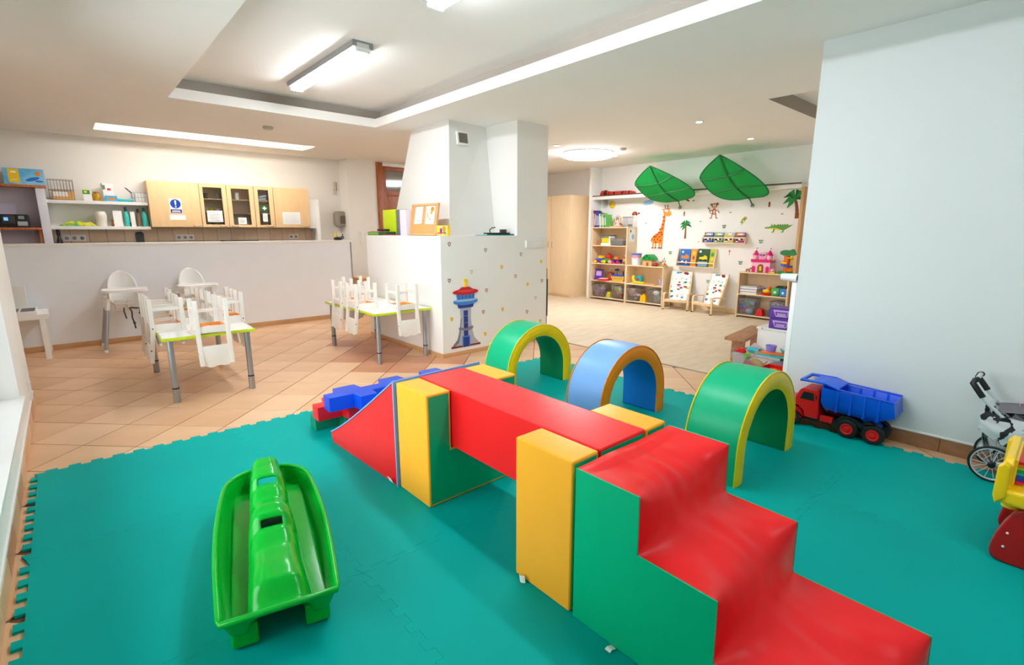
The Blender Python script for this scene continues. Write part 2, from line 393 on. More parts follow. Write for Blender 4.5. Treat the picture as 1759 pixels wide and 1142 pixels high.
# ------------------------------------------------------------ lamps
GLOW = mat('lamp_diffuser', (243, 249, 255), rough=.4, emis=LAMP, var=.001)
GLOWR = mat('round_lamp_diffuser', (248, 250, 255), rough=.4, emis=ROUND, var=.001)
GLOWS = mat('spot_glow', (255, 250, 240), rough=.4, emis=20, var=.001)
def batten(loc, L, lab, z1=.08):
    t = thing('ceiling_lamp', lab, 'lamp', loc)
    g = G(); g.prism(rrect(-.09, .09, .032, z1, .01), 'y', -L/2, L/2); g.build('lamp_body', GREY, t)
    g = G(); g.prism(arc(-.03, .03, .03, 180, 270, 4) + arc(.03, .03, .03, 270, 360, 4), 'y', -L/2+.02, L/2-.02); g.build('diffuser', GLOW, t)
    for s_ in (-1, 1):
        g = G(); g.b2(-.062, .062, s_*(L/2-.02), s_*L/2, .0, z1-.005); g.build('end_cap', WPLAST, t, bev=.01)
        g = G(); g.b2(-.066, .066, s_*(L/2-.16)-.012, s_*(L/2-.16)+.012, .028, .05); g.build('clip', CHROME, t, bev=.003)
    return t
b1 = batten((2.03, 4.89, 2.82), 1.56, 'white strip lamp in the ceiling recess, the one seen whole')
dup(b1, (2.03, 2.28, 2.82), 'white strip lamp in the ceiling recess, cut by the top edge of the photo')
b3 = dup(b1, (2.03, -.45, 2.82), 'added strip lamp in the ceiling recess, unseen behind the photographer')  # unseen strip lamp, added to brighten the steps
b4 = batten((1.8, 8.19, 2.725), 2.5, 'strip lamp tucked in the narrow ceiling recess over the kitchen', z1=.07); b4.rotation_euler = (0, 0, PI/2)
for o in b3.children:
    if o.name.startswith('diffuser'): o.data = o.data.copy(); o.data.materials[0] = mat('added_strip_glow', (243, 249, 255), rough=.4, emis=24, var=.001)
for o in b4.children:
    if o.name.startswith('diffuser'): o.data = o.data.copy(); o.data.materials[0] = mat('kitchen_strip_glow', (255, 250, 242), rough=.4, emis=26, var=.001)
t = thing('ceiling_lamp', 'large round white glowing ceiling lamp before the wardrobe', 'lamp', (6.72, 5.70, ZC))
g = G(); g.lathe([(.425, -.002), (.425, -.024), (.415, -.03)], n=40); g.build('lamp_rim', WPLAST, t)
g = G(); g.lathe([(.42, -.035), (.41, -.07), (.36, -.088), (.001, -.095)], n=40); g.build('diffuser', GLOWR, t)
for x, y, l in ((5.87, 3.27, 'small round ceiling spotlight nearest to the camera'), (7.45, 3.35, 'small round ceiling spotlight above the larger leaf canopy'), (5.82, 5.55, 'small round ceiling spotlight left of the round lamp'), (7.36, 5.63, 'small round ceiling spotlight right behind the round lamp')):
    t = thing('spotlight', l, 'lamp', (x, y, ZC)); 
    g = G(); g.lathe([(.055, -.001), (.055, -.006), (.045, -.012), (.034, -.008)], n=20); g.build('trim_ring', WPLAST, t)
    g = G(); g.lathe([(.034, -.004), (.033, -.009), (.001, -.010)], n=16); g.build('bulb', GLOWS, t)
for x, y, l in ((2.12, 7.0, 'flat white smoke detector on the ceiling before the kitchen'), (6.80, 5.06, 'small grey detector on the ceiling beside the round lamp')):
    g = G(); g.lathe([(.06, -.001), (.06, -.02), (.045, -.035), (.001, -.037)], n=20); o = g.build('smoke_detector', mat('detector_plastic', (190, 186, 180), rough=.5)); o.location = (x, y, ZC); tag(o, l, 'detector')
# ------------------------------------------------------------ puzzle mat
MAT_ = mat('teal_foam', (0, 160, 151), rough=0.55, spec=0.06, var=0.05, vs=1.4, bump=.05, bs=400)
play = thing('play_mat', 'big teal interlocking foam puzzle mat covering the near floor', 'mat', (0, 0, 0))
MX = [-.30, .76, 1.82, 2.88, 3.94]; MY = [3.90, 2.85, 1.80, .76, -.29, -1.34]
def wave(a, b, n=10, d=.016):
    out = []
    for i in range(n):
        for f, s_ in ((.0, -1), (.47, -1), (.53 - .1, 1), (1.03 - .06, 1)):
            out.append((a + (b-a)*(i + min(f, 1))/n, s_*d))
    return out
for i in range(4):
    for j in range(5):
        x0, x1 = MX[i], MX[i+1]; y1, y0 = MY[j], MY[j+1]; e = .0003
        pts = []
        pts += [(x0+e, y0+e)] + [(x, y0 + d + e) for x, d in wave(x0, x1) if x0+.03 < x < x1-.03]
        pts += [(x1-e, y0+e)] + [(x1 + d - e, y) for y, d in wave(y0, y1) if y0+.03 < y < y1-.03]
        pts += [(x1-e, y1-e)] + [(x, y1 + d - e) for x, d in reversed(wave(x0, x1)) if x0+.03 < x < x1-.03]
        pts += [(x0+e, y1-e)] + [(x0 + d + e, y) for y, d in reversed(wave(y0, y1)) if y0+.03 < y < y1-.03]
        cx, cy = (x0+x1)/2, (y0+y1)/2
        g = G(); g.prism([(x-cx, y-cy) for x, y in pts], 'z', -.012, 0); o = g.build('mat_tile', MAT_, play, smooth=0, bev=.0005, seg=1); o.location = (cx, cy, 0)
# ------------------------------------------------------------ soft play set
def vinyl(n, c): return mat(n, c, rough=.36, spec=.3, var=.03, vs=5, bump=.12, bs=9)
VY = vinyl('amber_vinyl', (255, 176, 46)); VR = vinyl('red_vinyl', (236, 24, 30)); VG = vinyl('green_vinyl', (0, 176, 124)); VB = vinyl('sky_vinyl', (120, 170, 232))
VDB = vinyl('blue_vinyl', (8, 70, 196)); VYY = vinyl('yellow_vinyl', (240, 204, 10)); VOR = vinyl('orange_vinyl', (240, 140, 14)); VMB = vinyl('mid_blue_vinyl', (20, 118, 205))
X0, X1 = 1.24, 1.835
def soft_prism(g, pts, ax, a0, a1, n_u=10, puff=.012, **k): g.prism(pts, ax, a0, a1, **k)
def ublock(y0, lab):
    t = thing('foam_cradle', lab, 'foam block', ((X0+X1)/2, y0+.15, 0)); w = (X1-X0)/2
    prof = [(-w, 0), (w, 0), (w, .605), (w-.145, .605), (w-.145, .292), (-w+.145, .292), (-w+.145, .605), (-w, .605)]
    g = G(); g.prism(prof, 'y', -.15, .15, mi=1, mi_side=0)
    g.build('cover', [VY, VG], t, bev=.012, seg=3)
    return t
c1 = ublock(1.08, 'amber and green foam cradle beside the steps, holding the near beam end')
c2 = ublock(2.04, 'amber and green foam cradle beside the ramp, holding the far beam end')
for t, p in ((c1, (-.31, .07, .02)),):
    g = G(); g.grid(lambda u, v: (p[0]-.004-.012*math.sin(u*3), p[1]+.03*u+.006*v, .005+.03*v), 4, 4); g.build('white_tag', PAPER, t)
t = thing('foam_beam', 'long red foam beam bridging the two amber cradles', 'foam block', (1.5375, 1.715, .295))
g = G(); g.prism([(-.148, 0), (.148, 0), (.148, .312), (-.148, .312)], 'y', -.635, .635, mi=1, mi_side=0); g.build('cover', [VR, VG], t, bev=.012, seg=3)
for s_ in (-1, 1):
    g = G(); g.tube([(s_*.146, -.625, .308), (s_*.146, .625, .308)], .004, 6); g.build('seam_piping', VR, t)
# steps
t = thing('foam_steps', 'red topped foam steps with green sides at the lower right', 'foam block', ((X0+X1)/2, 0, 0)); w = (X1-X0)/2
prof = [(1.062, .59), (.803, .59), (.80, .39), (.535, .385), (.532, .185), (.135, .185), (.13, .0)]
def samp(n=110):
    L = [math.dist(a, b) for a, b in zip(prof, prof[1:])]; T = sum(L); out = []
    for k in range(n+1):
        d = T*k/n; i = 0
        while i < len(L)-1 and d > L[i]: d -= L[i]; i += 1
        f = min(1, d/L[i]); out.append((prof[i][0]+(prof[i+1][0]-prof[i][0])*f, prof[i][1]+(prof[i+1][1]-prof[i][1])*f))
    return out
SP = samp()
def smoothed(k, r):
    if r < .5: return SP[k]
    a = b = wt = 0
    R = int(r*2)
    for d in range(-R, R+1):
        q = SP[min(max(k+d, 0), len(SP)-1)]; e = math.exp(-(d/r)**2); a += q[0]*e; b += q[1]*e; wt += e
    return a/wt, b/wt
def stepf(u, v):
    k = round(v*110); s_ = math.sin(PI*u)**.8
    y, z = smoothed(k, 11*s_) if 3 < k < 107 else SP[k]
    wr = .010*s_*noise.noise(Vector((u*3.1, v*9, 1.3))) + .006*s_*noise.noise(Vector((u*6+v*9, v*6-u*9, 4)))
    return (-w + 2*w*u, y - wr*.6, max(.003, z + wr + (-.012*s_ if k > 3 else 0)))
g = G(); g.grid(stepf, 40, 110); g.build('red_cover', VR, t, smooth=60)
g = G(); g.b2(-w, w, 1.05, 1.062, 0.002, .583); g.build('green_back', VG, t, bev=.003)
for s_ in (-1, 1): g = G(); g.prism([(1.06, 0.002)] + [(y+.001, z-.001) for y, z in prof[:-1]] + [(.131, .002)], 'x', s_*(w-.004), s_*(w+.001)); g.build('green_side', VG, t)
for s_ in (-1, 1):
    g = G(); g.tube([(s_*w, y, z-.001) for y, z in prof], .003, 6); g.build('seam_piping', VG, t)
g = G(); g.grid(lambda u, v: (-w-.038+.034*u, .86+.022*v, .006+.004*math.sin(u*5)), 4, 3); g.build('white_tag', PAPER, t)
# ramp
t = thing('foam_ramp', 'red foam ramp with a light blue sliding top, beyond the far cradle', 'foam block', ((X0+X1)/2-.01, 2.366, 0), math.radians(2.0))
rp = [(0, 0), (0, .605)] + [(y, .07+.535*(1-y/.85)**1.12) for y in (.1, .2, .3, .4, .5, .6, .7, .8)] + [(.85, .068), (.855, .04), (.83, .0)]
g = G(); g.prism(rp, 'x', -w, w, mi=0); g.build('cover', mat('creased_red_vinyl', (232, 22, 28), rough=.38, var=.03, bump=.55, bs=4.5), t, bev=.005)
g = G(); g.prism([(0, .603)] + rp[1:11] + [(.85, .066)] , 'x', -w-.004, w+.004)
top = rp[1:11]
g = G(); A = [(-.004, .612)] + [(y, z+.007) for y, z in top[1:]] ; Bq = [(y, z-.002) for y, z in reversed(top)] 
g.prism(A + Bq, 'x', -w-.005, w+.005); g.b2(-w-.005, w+.005, -.008, .0, .0, .612); g.build('slide_top', VB, t, smooth=30)
g = G(); g.grid(lambda u, v: (-w-.01-.015*u, .03+.04*v, .01+.035*u), 3, 3); g.build('white_tag', PAPER, t)
# zigzag blocks: three stacked bars with lugs
def zig(z, dx, m, lab, y=3.265):
    pts = []; c = .055
    pts = [(0, -c)]
    for a in (.17, .52, .87): pts += [(a, -c), (a+.01, -c-.1), (a+.13, -c-.1), (a+.14, -c)]
    pts += [(1.02, -c), (1.02, c)]
    for a in (.78, .43, .08): pts += [(a+.19, c), (a+.18, c+.095), (a+.02, c+.095), (a, c)]
    pts += [(0, c)]
    g = G(); g.prism(pts, 'z', 0, .1); o = g.build('foam_log', m, None, bev=.007); o.location = (1.205+dx, y, z); o.rotation_euler = (0, 0, -.02)
    return tag(o, lab, 'foam block')
zig(.0, -.02, vinyl('dark_green_vinyl', (20, 130, 95)), 'green lugged foam bar at the bottom of the stack behind the ramp', y=3.50)
zig(.1, -.03, vinyl('crimson_vinyl', (222, 26, 40)), 'red lugged foam bar between the blue and the green one', y=3.41)
zig(.2, .0, VDB, 'blue lugged foam bar on top of the stack behind the ramp')
# arches
def arch(x0, x1, y0, dep, H, th, mo, mf, mi_, lab):
    cx = (x0+x1)/2; R = (x1-x0)/2
    t = thing('foam_arch', lab, 'foam arch', (cx, y0+dep/2, 0))
    def ring(r, hz, n=22):
        pts = [(r, 0)]
        sh = hz - r*1.0
        pts += [(r, sh*k/3) for k in (1, 2)]
        pts += [(r*math.cos(PI*i/n), sh + r*math.sin(PI*i/n)) for i in range(n+1)]
        return pts + [(-r, sh*k/3) for k in (2, 1)] + [(-r, 0)]
    O, I = ring(R, H), ring(R-th, H-th)
    nn = len(O)
    g = G()
    for i in range(nn-1):
        for k in range(8):
            a, b = -dep/2 + dep*k/8, -dep/2 + dep*(k+1)/8
            g._f([g.bm.verts.new((O[i][0], a, O[i][1])), g.bm.verts.new((O[i+1][0], a, O[i+1][1])), g.bm.verts.new((O[i+1][0], b, O[i+1][1])), g.bm.verts.new((O[i][0], b, O[i][1]))], 0)
    bmesh.ops.remove_doubles(g.bm, verts=g.bm.verts, dist=.0005)
    for v in g.bm.verts:
        q = 1-(abs(v.co.y)/(dep/2))**4
        wr = .004*noise.noise(Vector((v.co.x*9, v.co.y*2.5, v.co.z*9+x0)))
        n_ = Vector((v.co.x, 0, v.co.z-.2)).normalized(); v.co += n_*(q*.006+wr); v.co.z = max(.002, v.co.z)
    g.build('outer_cover', mo, t, smooth=60)
    g = G()
    for i in range(nn-1):
        g._f([g.bm.verts.new((I[i][0], -dep/2, I[i][1])), g.bm.verts.new((I[i+1][0], -dep/2, I[i+1][1])), g.bm.verts.new((I[i+1][0], dep/2, I[i+1][1])), g.bm.verts.new((I[i][0], dep/2, I[i][1]))], 0)
    bmesh.ops.remove_doubles(g.bm, verts=g.bm.verts, dist=.0005); g.build('inner_cover', mi_, t, smooth=60)
    for s_ in (-1, 1):
        g = G()
        def ff(u, v):
            k = u*(nn-1); i = min(int(k), nn-2); f = k-i
            o = (O[i][0]*(1-f)+O[i+1][0]*f, O[i][1]*(1-f)+O[i+1][1]*f); q = (I[i][0]*(1-f)+I[i+1][0]*f, I[i][1]*(1-f)+I[i+1][1]*f)
            e = math.sin(PI*v)**.6; bul = .010*e + .003*e*noise.noise(Vector((u*40, v*3, s_)))
            return (o[0]*(1-v)+q[0]*v, s_*(dep/2+bul), o[1]*(1-v)+q[1]*v)
        g.grid(ff, (nn-1)*3, 6); g.build('face_cover', mf, t, smooth=60)
    for s_ in (-1, 1):
        g = G(); g.b2(s_*(R-th), s_*R, -dep/2, dep/2, 0.001, .005); g.build('foot', mo, t)
    for s_ in (-1, 1):
        g = G(); g.tube([(x*1.004, s_*(dep/2+.001), z*1.004) for x, z in O], .0045, 6); g.build('seam_piping', mf, t)
    return t
arch(2.62, 3.44, 1.10, .31, .585, .105, VG, VYY, vinyl('shaded_green_vinyl', (0, 128, 78)), 'green foam arch with yellow faces nearest to the dump truck')  # shade inside the green arches is put into a darker inner colour
arch(2.64, 3.43, 2.06, .31, .575, .10, VB, VOR, VMB, 'light blue foam arch with orange faces between the green ones')
arch(2.72, 3.52, 3.13, .31, .575, .10, VG, VYY, MATS['shaded_green_vinyl'], 'green foam arch with yellow faces nearest to the chimney')
# rocker
RG = mat('shiny_green_plastic', (0, 172, 46), rough=.2, spec=.28, var=.02)
t = thing('seesaw_rocker', 'glossy green plastic rocker with two moulded seats on the mat', 'rocker', (.39, 1.61, 0), math.radians(-13.4))
LR = 1.13
def sst(x): x = min(1, max(0, x)); return x*x*(3-2*x)
def halfw(v):
    s_ = v/LR
    w_ = .178 + .025*math.sin(PI*min(1, s_/.95))
    if s_ > .80: w_ *= math.sqrt(max(0, 1-((s_-.80)/.215)**2.8))
    return max(w_, .055)
RZ = [(0, .15), (.02, .165), (.09, .225), (.16, .23), (.28, .222), (.37, .25), (.42, .295), (.47, .305), (.52, .262), (.57, .235), (.66, .228), (.73, .255), (.78, .295), (.84, .305), (.89, .25), (.95, .228), (1.03, .24), (1.09, .245), (1.13, .19)]
def interp(T, v):
    for (a, p), (b, q) in zip(T, T[1:]):
        if v <= b: return p + (q-p)*sst((v-a)/(b-a))
    return T[-1][1]
def rk(u, v):
    y = v*LR; hwv = halfw(y); x = (u*2-1)*hwv
    zr = .165 + .015*math.sin(PI*v); zf = .085
    d = min((1-abs(u*2-1))*hwv, y*.9+.004, (LR-y)*.9)
    z = zf + (zr-zf)*(1-sst(d/.042))
    wr = .108 - .032*v
    ridge = interp(RZ, y)
    pr = max(0, 1-(abs(x)/wr)**4)**.55
    return (x, y, max(z, zf + (ridge-zf)*pr))
def slot(u, v):
    y = v*LR; x = (u*2-1)*halfw(y)
    return abs(x) < .042 and (.382 < y < .402 or .742 < y < .762)
g = G(); g.grid(rk, 80, 170, skip=slot); o = g.build('hull', RG, t, smooth=70)
md = o.modifiers.new('shell', 'SOLIDIFY'); md.thickness = .007; md.offset = -1
rim = [rk(0, v/60) for v in range(0, 61)] + [rk(1, v/60) for v in range(60, -1, -1)]
g = G(); g.tube([(x*1.02, y, z+.001) for x, y, z in rim], .011, 8, closed=True); g.build('rolled_rim', RG, t, smooth=70)
for s_ in (-1, 1):
    g = G(); pr = [(.05, .10), (.06, .012), (.09, .0)] + [(.09+.9*k/10, .0) for k in range(1, 10)] + [(.99, .01), (1.02, .1)]
    g.prism(pr, 'x', s_*.075, s_*.158); g.build('runner', RG, t, bev=.012, seg=3, smooth=60)
# ------------------------------------------------------------ children's tables with chairs turned upside down on them
LIMEE = mat('lime_edge', (196, 214, 24), rough=.4)
def wavy(x0, x1, y0, y1):
    pts = []
    for i in range(13): pts.append((x0+(x1-x0)*i/12, y0 - .012*math.sin(PI*2*i/12)))
    for i in range(1, 21): pts.append((x1 + .012*math.sin(PI*2*i/20), y0+(y1-y0)*i/20))
    for i in range(1, 13): pts.append((x1-(x1-x0)*i/12, y1 + .012*math.sin(PI*2*i/12)))
    for i in range(1, 20): pts.append((x0 - .012*math.sin(PI*2*i/20), y1-(y1-y0)*i/20))
    return pts
def table(loc, sx, sy, lab):
    t = thing('activity_table', lab, 'table', (*loc, FZ), 0, 'low tables with chairs on top')
    zt = .558; w = wavy(-sx/2, sx/2, -sy/2, sy/2); k = .985
    g = G(); g.prism([(x*k, y*k) for x, y in w], 'z', zt-.024, zt); g.build('tabletop', WHITE, t, bev=.002, seg=1)
    g = G()
    n = len(w); A = [[g.bm.verts.new((x*q, y*q, z)) for x, y in w] for q, z in ((k-.01, zt-.027), (1, zt-.025), (1.004, zt-.013), (1, zt-.001), (k, zt+.0008))]
    for R_, Q in zip(A, A[1:]):
        for i in range(n): j = (i+1) % n; g._f([R_[i], R_[j], Q[j], Q[i]], 0)
    g.build('edge_band', LIMEE, t, smooth=50)
    for a in (-1, 1):
        for b in (-1, 1):
            x, y = a*(sx/2-.06), b*(sy/2-.05)
            g = G(); g.cyl((x, y, .13), (x, y, zt-.026), .024, n=18); lg = g.build('leg', STEEL, t)
            g = G(); g.cyl((x, y, .0), (x, y, .118), .0265, n=18); g.build('lower_sleeve', STEEL, lg)
            g = G(); g.cyl((x, y, .118), (x, y, .13), .027, n=18); g.build('black_ring', BLACK, lg)
    return t
TA = (.845, 5.485); TB = (2.70, 5.495)
ta = table(TA, .70, 1.32, 'low white table with lime edge in the open floor, six chairs upside down on it')
tb = dup(ta, (*TB, FZ), 'low white table with lime edge against the chimney block, chairs upside down on it')
ORW = mat('orange_plywood', (246, 170, 80), rough=.5, var=.08, vs=6, stretch=(8, 1, 1))
OFFW = mat('offwhite_lacquer', (238, 232, 224), rough=.4, var=.015)
def chair():
    t = thing('child_chair', 'x', 'chair'); w = .13; p = .034; d0, d1 = -.13, .13
    SH = .287
    for s_ in (-1, 1):
        x = s_*(w - p/2)
        g = G(); g.b2(x-p/2, x+p/2, d0, d0+p, 0, SH-.012); g.build('leg', OFFW, t, bev=.003)
        g = G(); g.prism([(d1-p, 0), (d1, 0), (d1, .29), (d1+.03, .55), (d1+.002, .55), (d1-p, .29)], 'x', x-p/2, x+p/2); g.build('back_post', OFFW, t, bev=.003)
        g = G(); g.b2(x-.009, x+.009, d0+p, d1-p, SH-.068, SH-.012); g.build('side_rail', OFFW, t, bev=.002)
        g = G(); g.b2(x-.009-s_*.011, x-.003-s_*.011, d0+p, d1-p, SH-.066, SH-.013); g.build('inner_batten', ORW, t)
        g = G(); g.b2(x-.008, x+.008, d0+p, d1-p, .075, .105); g.build('rung', OFFW, t, bev=.003)
        for yy, zz in ((d1-.018, SH-.035), (d1-.0+.012, .44)):
            g = G(); g.cyl((x+s_*.0175, yy, zz), (x+s_*.0185, yy, zz), .006, n=8); g.build('screw_cap', DARK, t)
    for y in (d0+p/2, d1-p/2):
        g = G(); g.b2(-w+p, w-p, y-.009, y+.009, SH-.068, SH-.012); g.build('cross_rail', OFFW, t, bev=.002)
        sg = 1 if y < 0 else -1
        g = G(); g.b2(-w+p, w-p, y+sg*.0095, y+sg*.015, SH-.066, SH-.013); g.build('inner_batten', ORW, t)
    g = G(); g.b2(-w+p*.6, w-p*.6, d0+p*.6, d1-p*.6, SH-.016, SH-.0125); g.build('seat_underside', ORW, t)
    g = G(); g.b2(-.012, .012, d0+p, d1-p, SH-.04, SH-.012); g.build('centre_bar', OFFW, t)
    g = G(); g.b2(-w+p, w-p, d0+.006, d0+.024, .10, .128); g.build('rung', OFFW, t, bev=.003)
    g = G(); g.b2(-w-.004, w+.004, d0-.008, d1-.036, SH-.012, SH); g.build('seat', OFFW, t, bev=.004)
    n = 24; q = w-p
    top = [(q - 2*q*i/n, .553 + .014*math.sin(PI*i/n) + .008*math.sin(3*PI*i/n+.4)) for i in range(n+1)]
    g = G(); g.prism([(-q, .385), (q, .385)] + top, 'y', d1+.0, d1+.016); g.build('backrest', OFFW, t, bev=.002)
    return t
c0 = chair()
zc = .558 + FZ
G1 = 'child chairs upside down on the tables'
first = [c0]
def put(x, y, a, lab):
    # upside down: seat on the table top, back hanging beside the table edge; a = heading of the back
    rot = (PI, 0, a)
    if first:
        o = first.pop(); o.location = (x, y, zc+.2875); o.rotation_euler = rot; o['label'] = lab; o['group'] = G1
    else: dup(c0, (x, y, zc+.2875), lab, rot, G1)
# rotation PI about x sends +y (the back) to -y; heading a then turns that
put(TA[0]+.02, TA[1]-.66+.10, 0, 'upside down white chair on the front edge of the left table, backrest hanging towards us')
put(TA[0]+.0, TA[1]+.66-.10, PI, 'upside down white chair on the far end of the left table')
put(TA[0]-.35+.10, TA[1]-.19, -PI/2, 'upside down white chair on the left side of the left table, nearer one')
put(TA[0]-.35+.10, TA[1]+.20, -PI/2, 'upside down white chair on the left side of the left table, farther one')
put(TA[0]+.35-.10, TA[1]-.10, PI/2, 'upside down white chair on the right side of the left table, nearer one')
put(TA[0]+.35-.10, TA[1]+.24, PI/2, 'upside down white chair on the right side of the left table, farther one')
put(TB[0]+.04, TB[1]-.66+.10, 0, 'upside down white chair on the front edge of the table by the chimney block')
put(TB[0]-.35+.10, TB[1]-.16, -PI/2, 'upside down white chair on the left side of the chimney table, nearer one')
put(TB[0]-.35+.10, TB[1]+.24, -PI/2, 'upside down white chair on the left side of the chimney table, farther one')
put(TB[0]+.02, TB[1]+.66-.10, PI, 'upside down white chair on the far end of the chimney table')
# ------------------------------------------------------------ high chairs
def highchair(loc, lab, rz=0):
    t = thing('high_chair', lab, 'high chair', (*loc, FZ), rz, 'white plastic high chairs')
    for a in (-1, 1):
        for b in (-1, 1):
            g = G(); g.cyl((a*.265, b*.27, .02), (a*.19, b*.16, .50), .019, .020, n=14); lg = g.build('leg', STEEL, t)
            g = G(); g.cyl((a*.267, b*.274, 0), (a*.264, b*.268, .03), .021, n=14); g.build('foot_cap', WPLAST, lg)
            g = G(); g.cyl((a*.192, b*.162, .485), (a*.172, b*.135, .62), .024, .026, n=14); g.build('leg_socket', WPLAST, t)
    # seat shell: back board, pan and side arms
    def back(u, v):
        h = .54 + .39*v; half = .155*(1 - .10*v)*math.sqrt(max(0, 1-max(0, (v-.45)/.55)**2.3)) if v > .45 else .155*(1-.10*v)
        x = (u*2-1)*max(half, .01); return (x, .12 + .07*v - .05*(x/.155)**2, h)
    g = G(); g.grid(back, 16, 20); o = g.build('back_shell', WPLAST, t, smooth=80); md = o.modifiers.new('s', 'SOLIDIFY'); md.thickness = .012
    g = G(); g.grid(lambda u, v: ((u*2-1)*.155, -.14+.27*v, .53 + .02*math.cos(PI*v) + .06*abs(u*2-1)**4), 14, 12); o = g.build('seat_pan', WPLAST, t, smooth=80); md = o.modifiers.new('s', 'SOLIDIFY'); md.thickness = .01
    for a in (-1, 1):
        g = G(); g.prism([(-.15, .60), (.13, .60), (.16, .70), (-.16, .70)], 'x', a*.15, a*.165); g.build('arm_side', WPLAST, t, bev=.006)
        g = G(); g.prism([(-.10, .49), (.0, .45), (.02, .56), (-.12, .60)], 'x', a*.06-.05, a*.06+.05); g.build('front_apron', WPLAST, t, bev=.012)
    g = G(); g.prism(rrect(-.22, .22, -.32, -.05, .07, 6), 'z', .70, .722); g.tube([(x, y, .727) for x, y in rrect(-.212, .212, -.312, -.058, .065, 6)], .009, 8, closed=True); g.build('tray', WPLAST, t, bev=.004)
    g = G(); g.tube([(-.03, -.15, .50), (-.035, -.17, .46), (-.025, -.17, .40), (-.02, -.165, .37)], .008, 6); g.build('strap', DARK, t)
    g = G(); g.tube([(.02, -.15, .50), (.04, -.165, .45), (.035, -.17, .38), (.05, -.17, .30), (.055, -.165, .24)], .009, 6); g.ball((.05, -.17, .31), .016, 8, 6); g.build('strap', DARK, t)
    g = G(); g.tube([(.03, -.155, .50), (.09, -.165, .49), (.12, -.165, .49), (.125, -.165, .42)], .010, 6); g.ball((.122, -.165, .43), .018, 8, 6); g.build('strap', DARK, t)
    return t
h1 = highchair((.49, 7.77), 'white high chair with silver legs and dangling straps, left of the pair')
h2 = dup(h1, (1.24, 7.76, FZ), 'white high chair half hidden behind the chairs on the left table', (0, 0, .06))
# ------------------------------------------------------------ side table at the left
t = thing('side_table', 'plain white square side table by the left wall end', 'table', (-.50, 7.82, FZ))
g = G(); g.b2(-.275, .275, -.275, .275, .455, .51); g.build('tabletop', WHITE, t, bev=.003)
for a in (-1, 1):
    for b in (-1, 1):
        g = G(); g.b2(a*.225-.025, a*.225+.025, b*.25-.025, b*.25+.025, 0, .455); g.build('leg', WHITE, t, bev=.002)
t = thing('divided_tray', 'white divided tray with dark compartments on the side table', 'tray', (-.52, 7.76, .51+FZ))
g = G(); g.b2(-.21, .21, -.19, .19, 0, .008); g.b2(-.21, .21, -.20, -.185, 0, .04); g.b2(-.21, .21, .185, .20, 0, .04)
for x in (-.203, -.068, .068, .203): g.b2(x-.008, x+.008, -.185, .185, .008, .04)
g.build('frame', WPLAST, t, bev=.002)
for x in (-.135, 0, .135): g = G(); g.b2(x-.057, x+.057, -.183, .183, .009, .036); g.build('compartment', BLACK, t)
g = G(); g.b2(-.13, .05, -.02, .02, 0, .28); o = g.build('white_board', WALL, bev=.004); o.location = (-.44, 8.04, .51+FZ); tag(o, 'pale upright board standing on the side table', 'board')
# left wall socket
t = thing('wall_switch', 'white switch plate low on the left wall end', 'switch', (-.35, 5.35, .17))
g = G(); g.b2(0, .012, -.045, .045, -.08, .08); g.build('plate', WPLAST, t, bev=.003)
for z in (-.04, .04): g = G(); g.b2(.011, .018, -.032, .032, z-.03, z+.03); g.build('rocker_key', WPLAST, t, bev=.002)
# ------------------------------------------------------------ dump truck (nose towards +y)
t = thing('toy_dump_truck', 'big plastic toy dump truck with red cab and blue tipper by the right wall', 'toy truck', (3.975, .62, .001))
w = .105
def wheel(x, y, r=.064, wd=.045):
    s_ = 1 if x > 0 else -1; xi = x - s_*wd
    a = min(x, xi)
    g = G(); g.lathe([(r*.62, 0), (r*.9, .0), (r, .008), (r, wd-.008), (r*.9, wd), (r*.62, wd)], (a, y, r), n=28, ax='x')
    o = g.build('wheel', RUBBER, t)
    xo = x
    g = G(); g.lathe([(r*.6, -.004), (r*.6, .004), (r*.52, .005), (r*.44, .0015), (r*.28, .0015), (r*.22, .007), (.001, .008)] if s_ > 0 else [(r*.6, .004), (r*.6, -.004), (r*.52, -.005), (r*.44, -.0015), (r*.28, -.0015), (r*.22, -.007), (.001, -.008)], (xo, y, r), n=20, ax='x')
    g.build('wheel_hub', RED, o)
for y in (.135, .285, .64):
    for s_ in (-1, 1): wheel(s_*w, y)
g = G(); g.b2(-.05, .05, .06, .72, .055, .095); g.build('chassis', BLACK, t, bev=.004)
for s_ in (-1, 1):
    g = G(); g.prism([(.08, .05), (.10, .115), (.16, .15), (.21, .12), (.26, .15), (.33, .145), (.37, .09), (.36, .05), (.34, .07), (.285, .135), (.21, .09), (.135, .135), (.085, .06)], 'x', s_*.055, s_*.098); g.build('rear_mudguard', BLACK, t, bev=.003)
    g = G(); g.b2(s_*.07, s_*.103, .375, .455, .075, .115); g.build('fuel_tank', RED, t, bev=.006)
    g = G(); g.prism([(.56, .07)] + [(.64+.075*math.cos(a), .065+.075*math.sin(a)) for a in [PI*(1-k/10) for k in range(11)]] + [(.735, .07), (.735, .055), (.70, .055)] + [(.64+.062*math.cos(a), .062+.062*math.sin(a)) for a in [PI*k/10 for k in range(11)]], 'x', s_*.07, s_*.107); g.build('wheel_arch', RED, t, bev=.003)
g = G(); prof = [(.47, .075), (.56, .075), (.57, .12), (.61, .15), (.67, .15), (.71, .12), (.72, .08), (.78, .08), (.785, .17), (.66, .195), (.63, .20), (.60, .275), (.585, .285), (.49, .285), (.475, .275)]
g.prism(prof, 'x', -.088, .088); cabm = g.build('cab', RED, t, bev=.010, seg=3)
for s_ in (-1, 1): g = G(); g.prism([(.505, .205), (.60, .205), (.578, .262), (.515, .262)], 'x', s_*.0885, s_*.0895); g.build('side_window', BLACK, cabm)
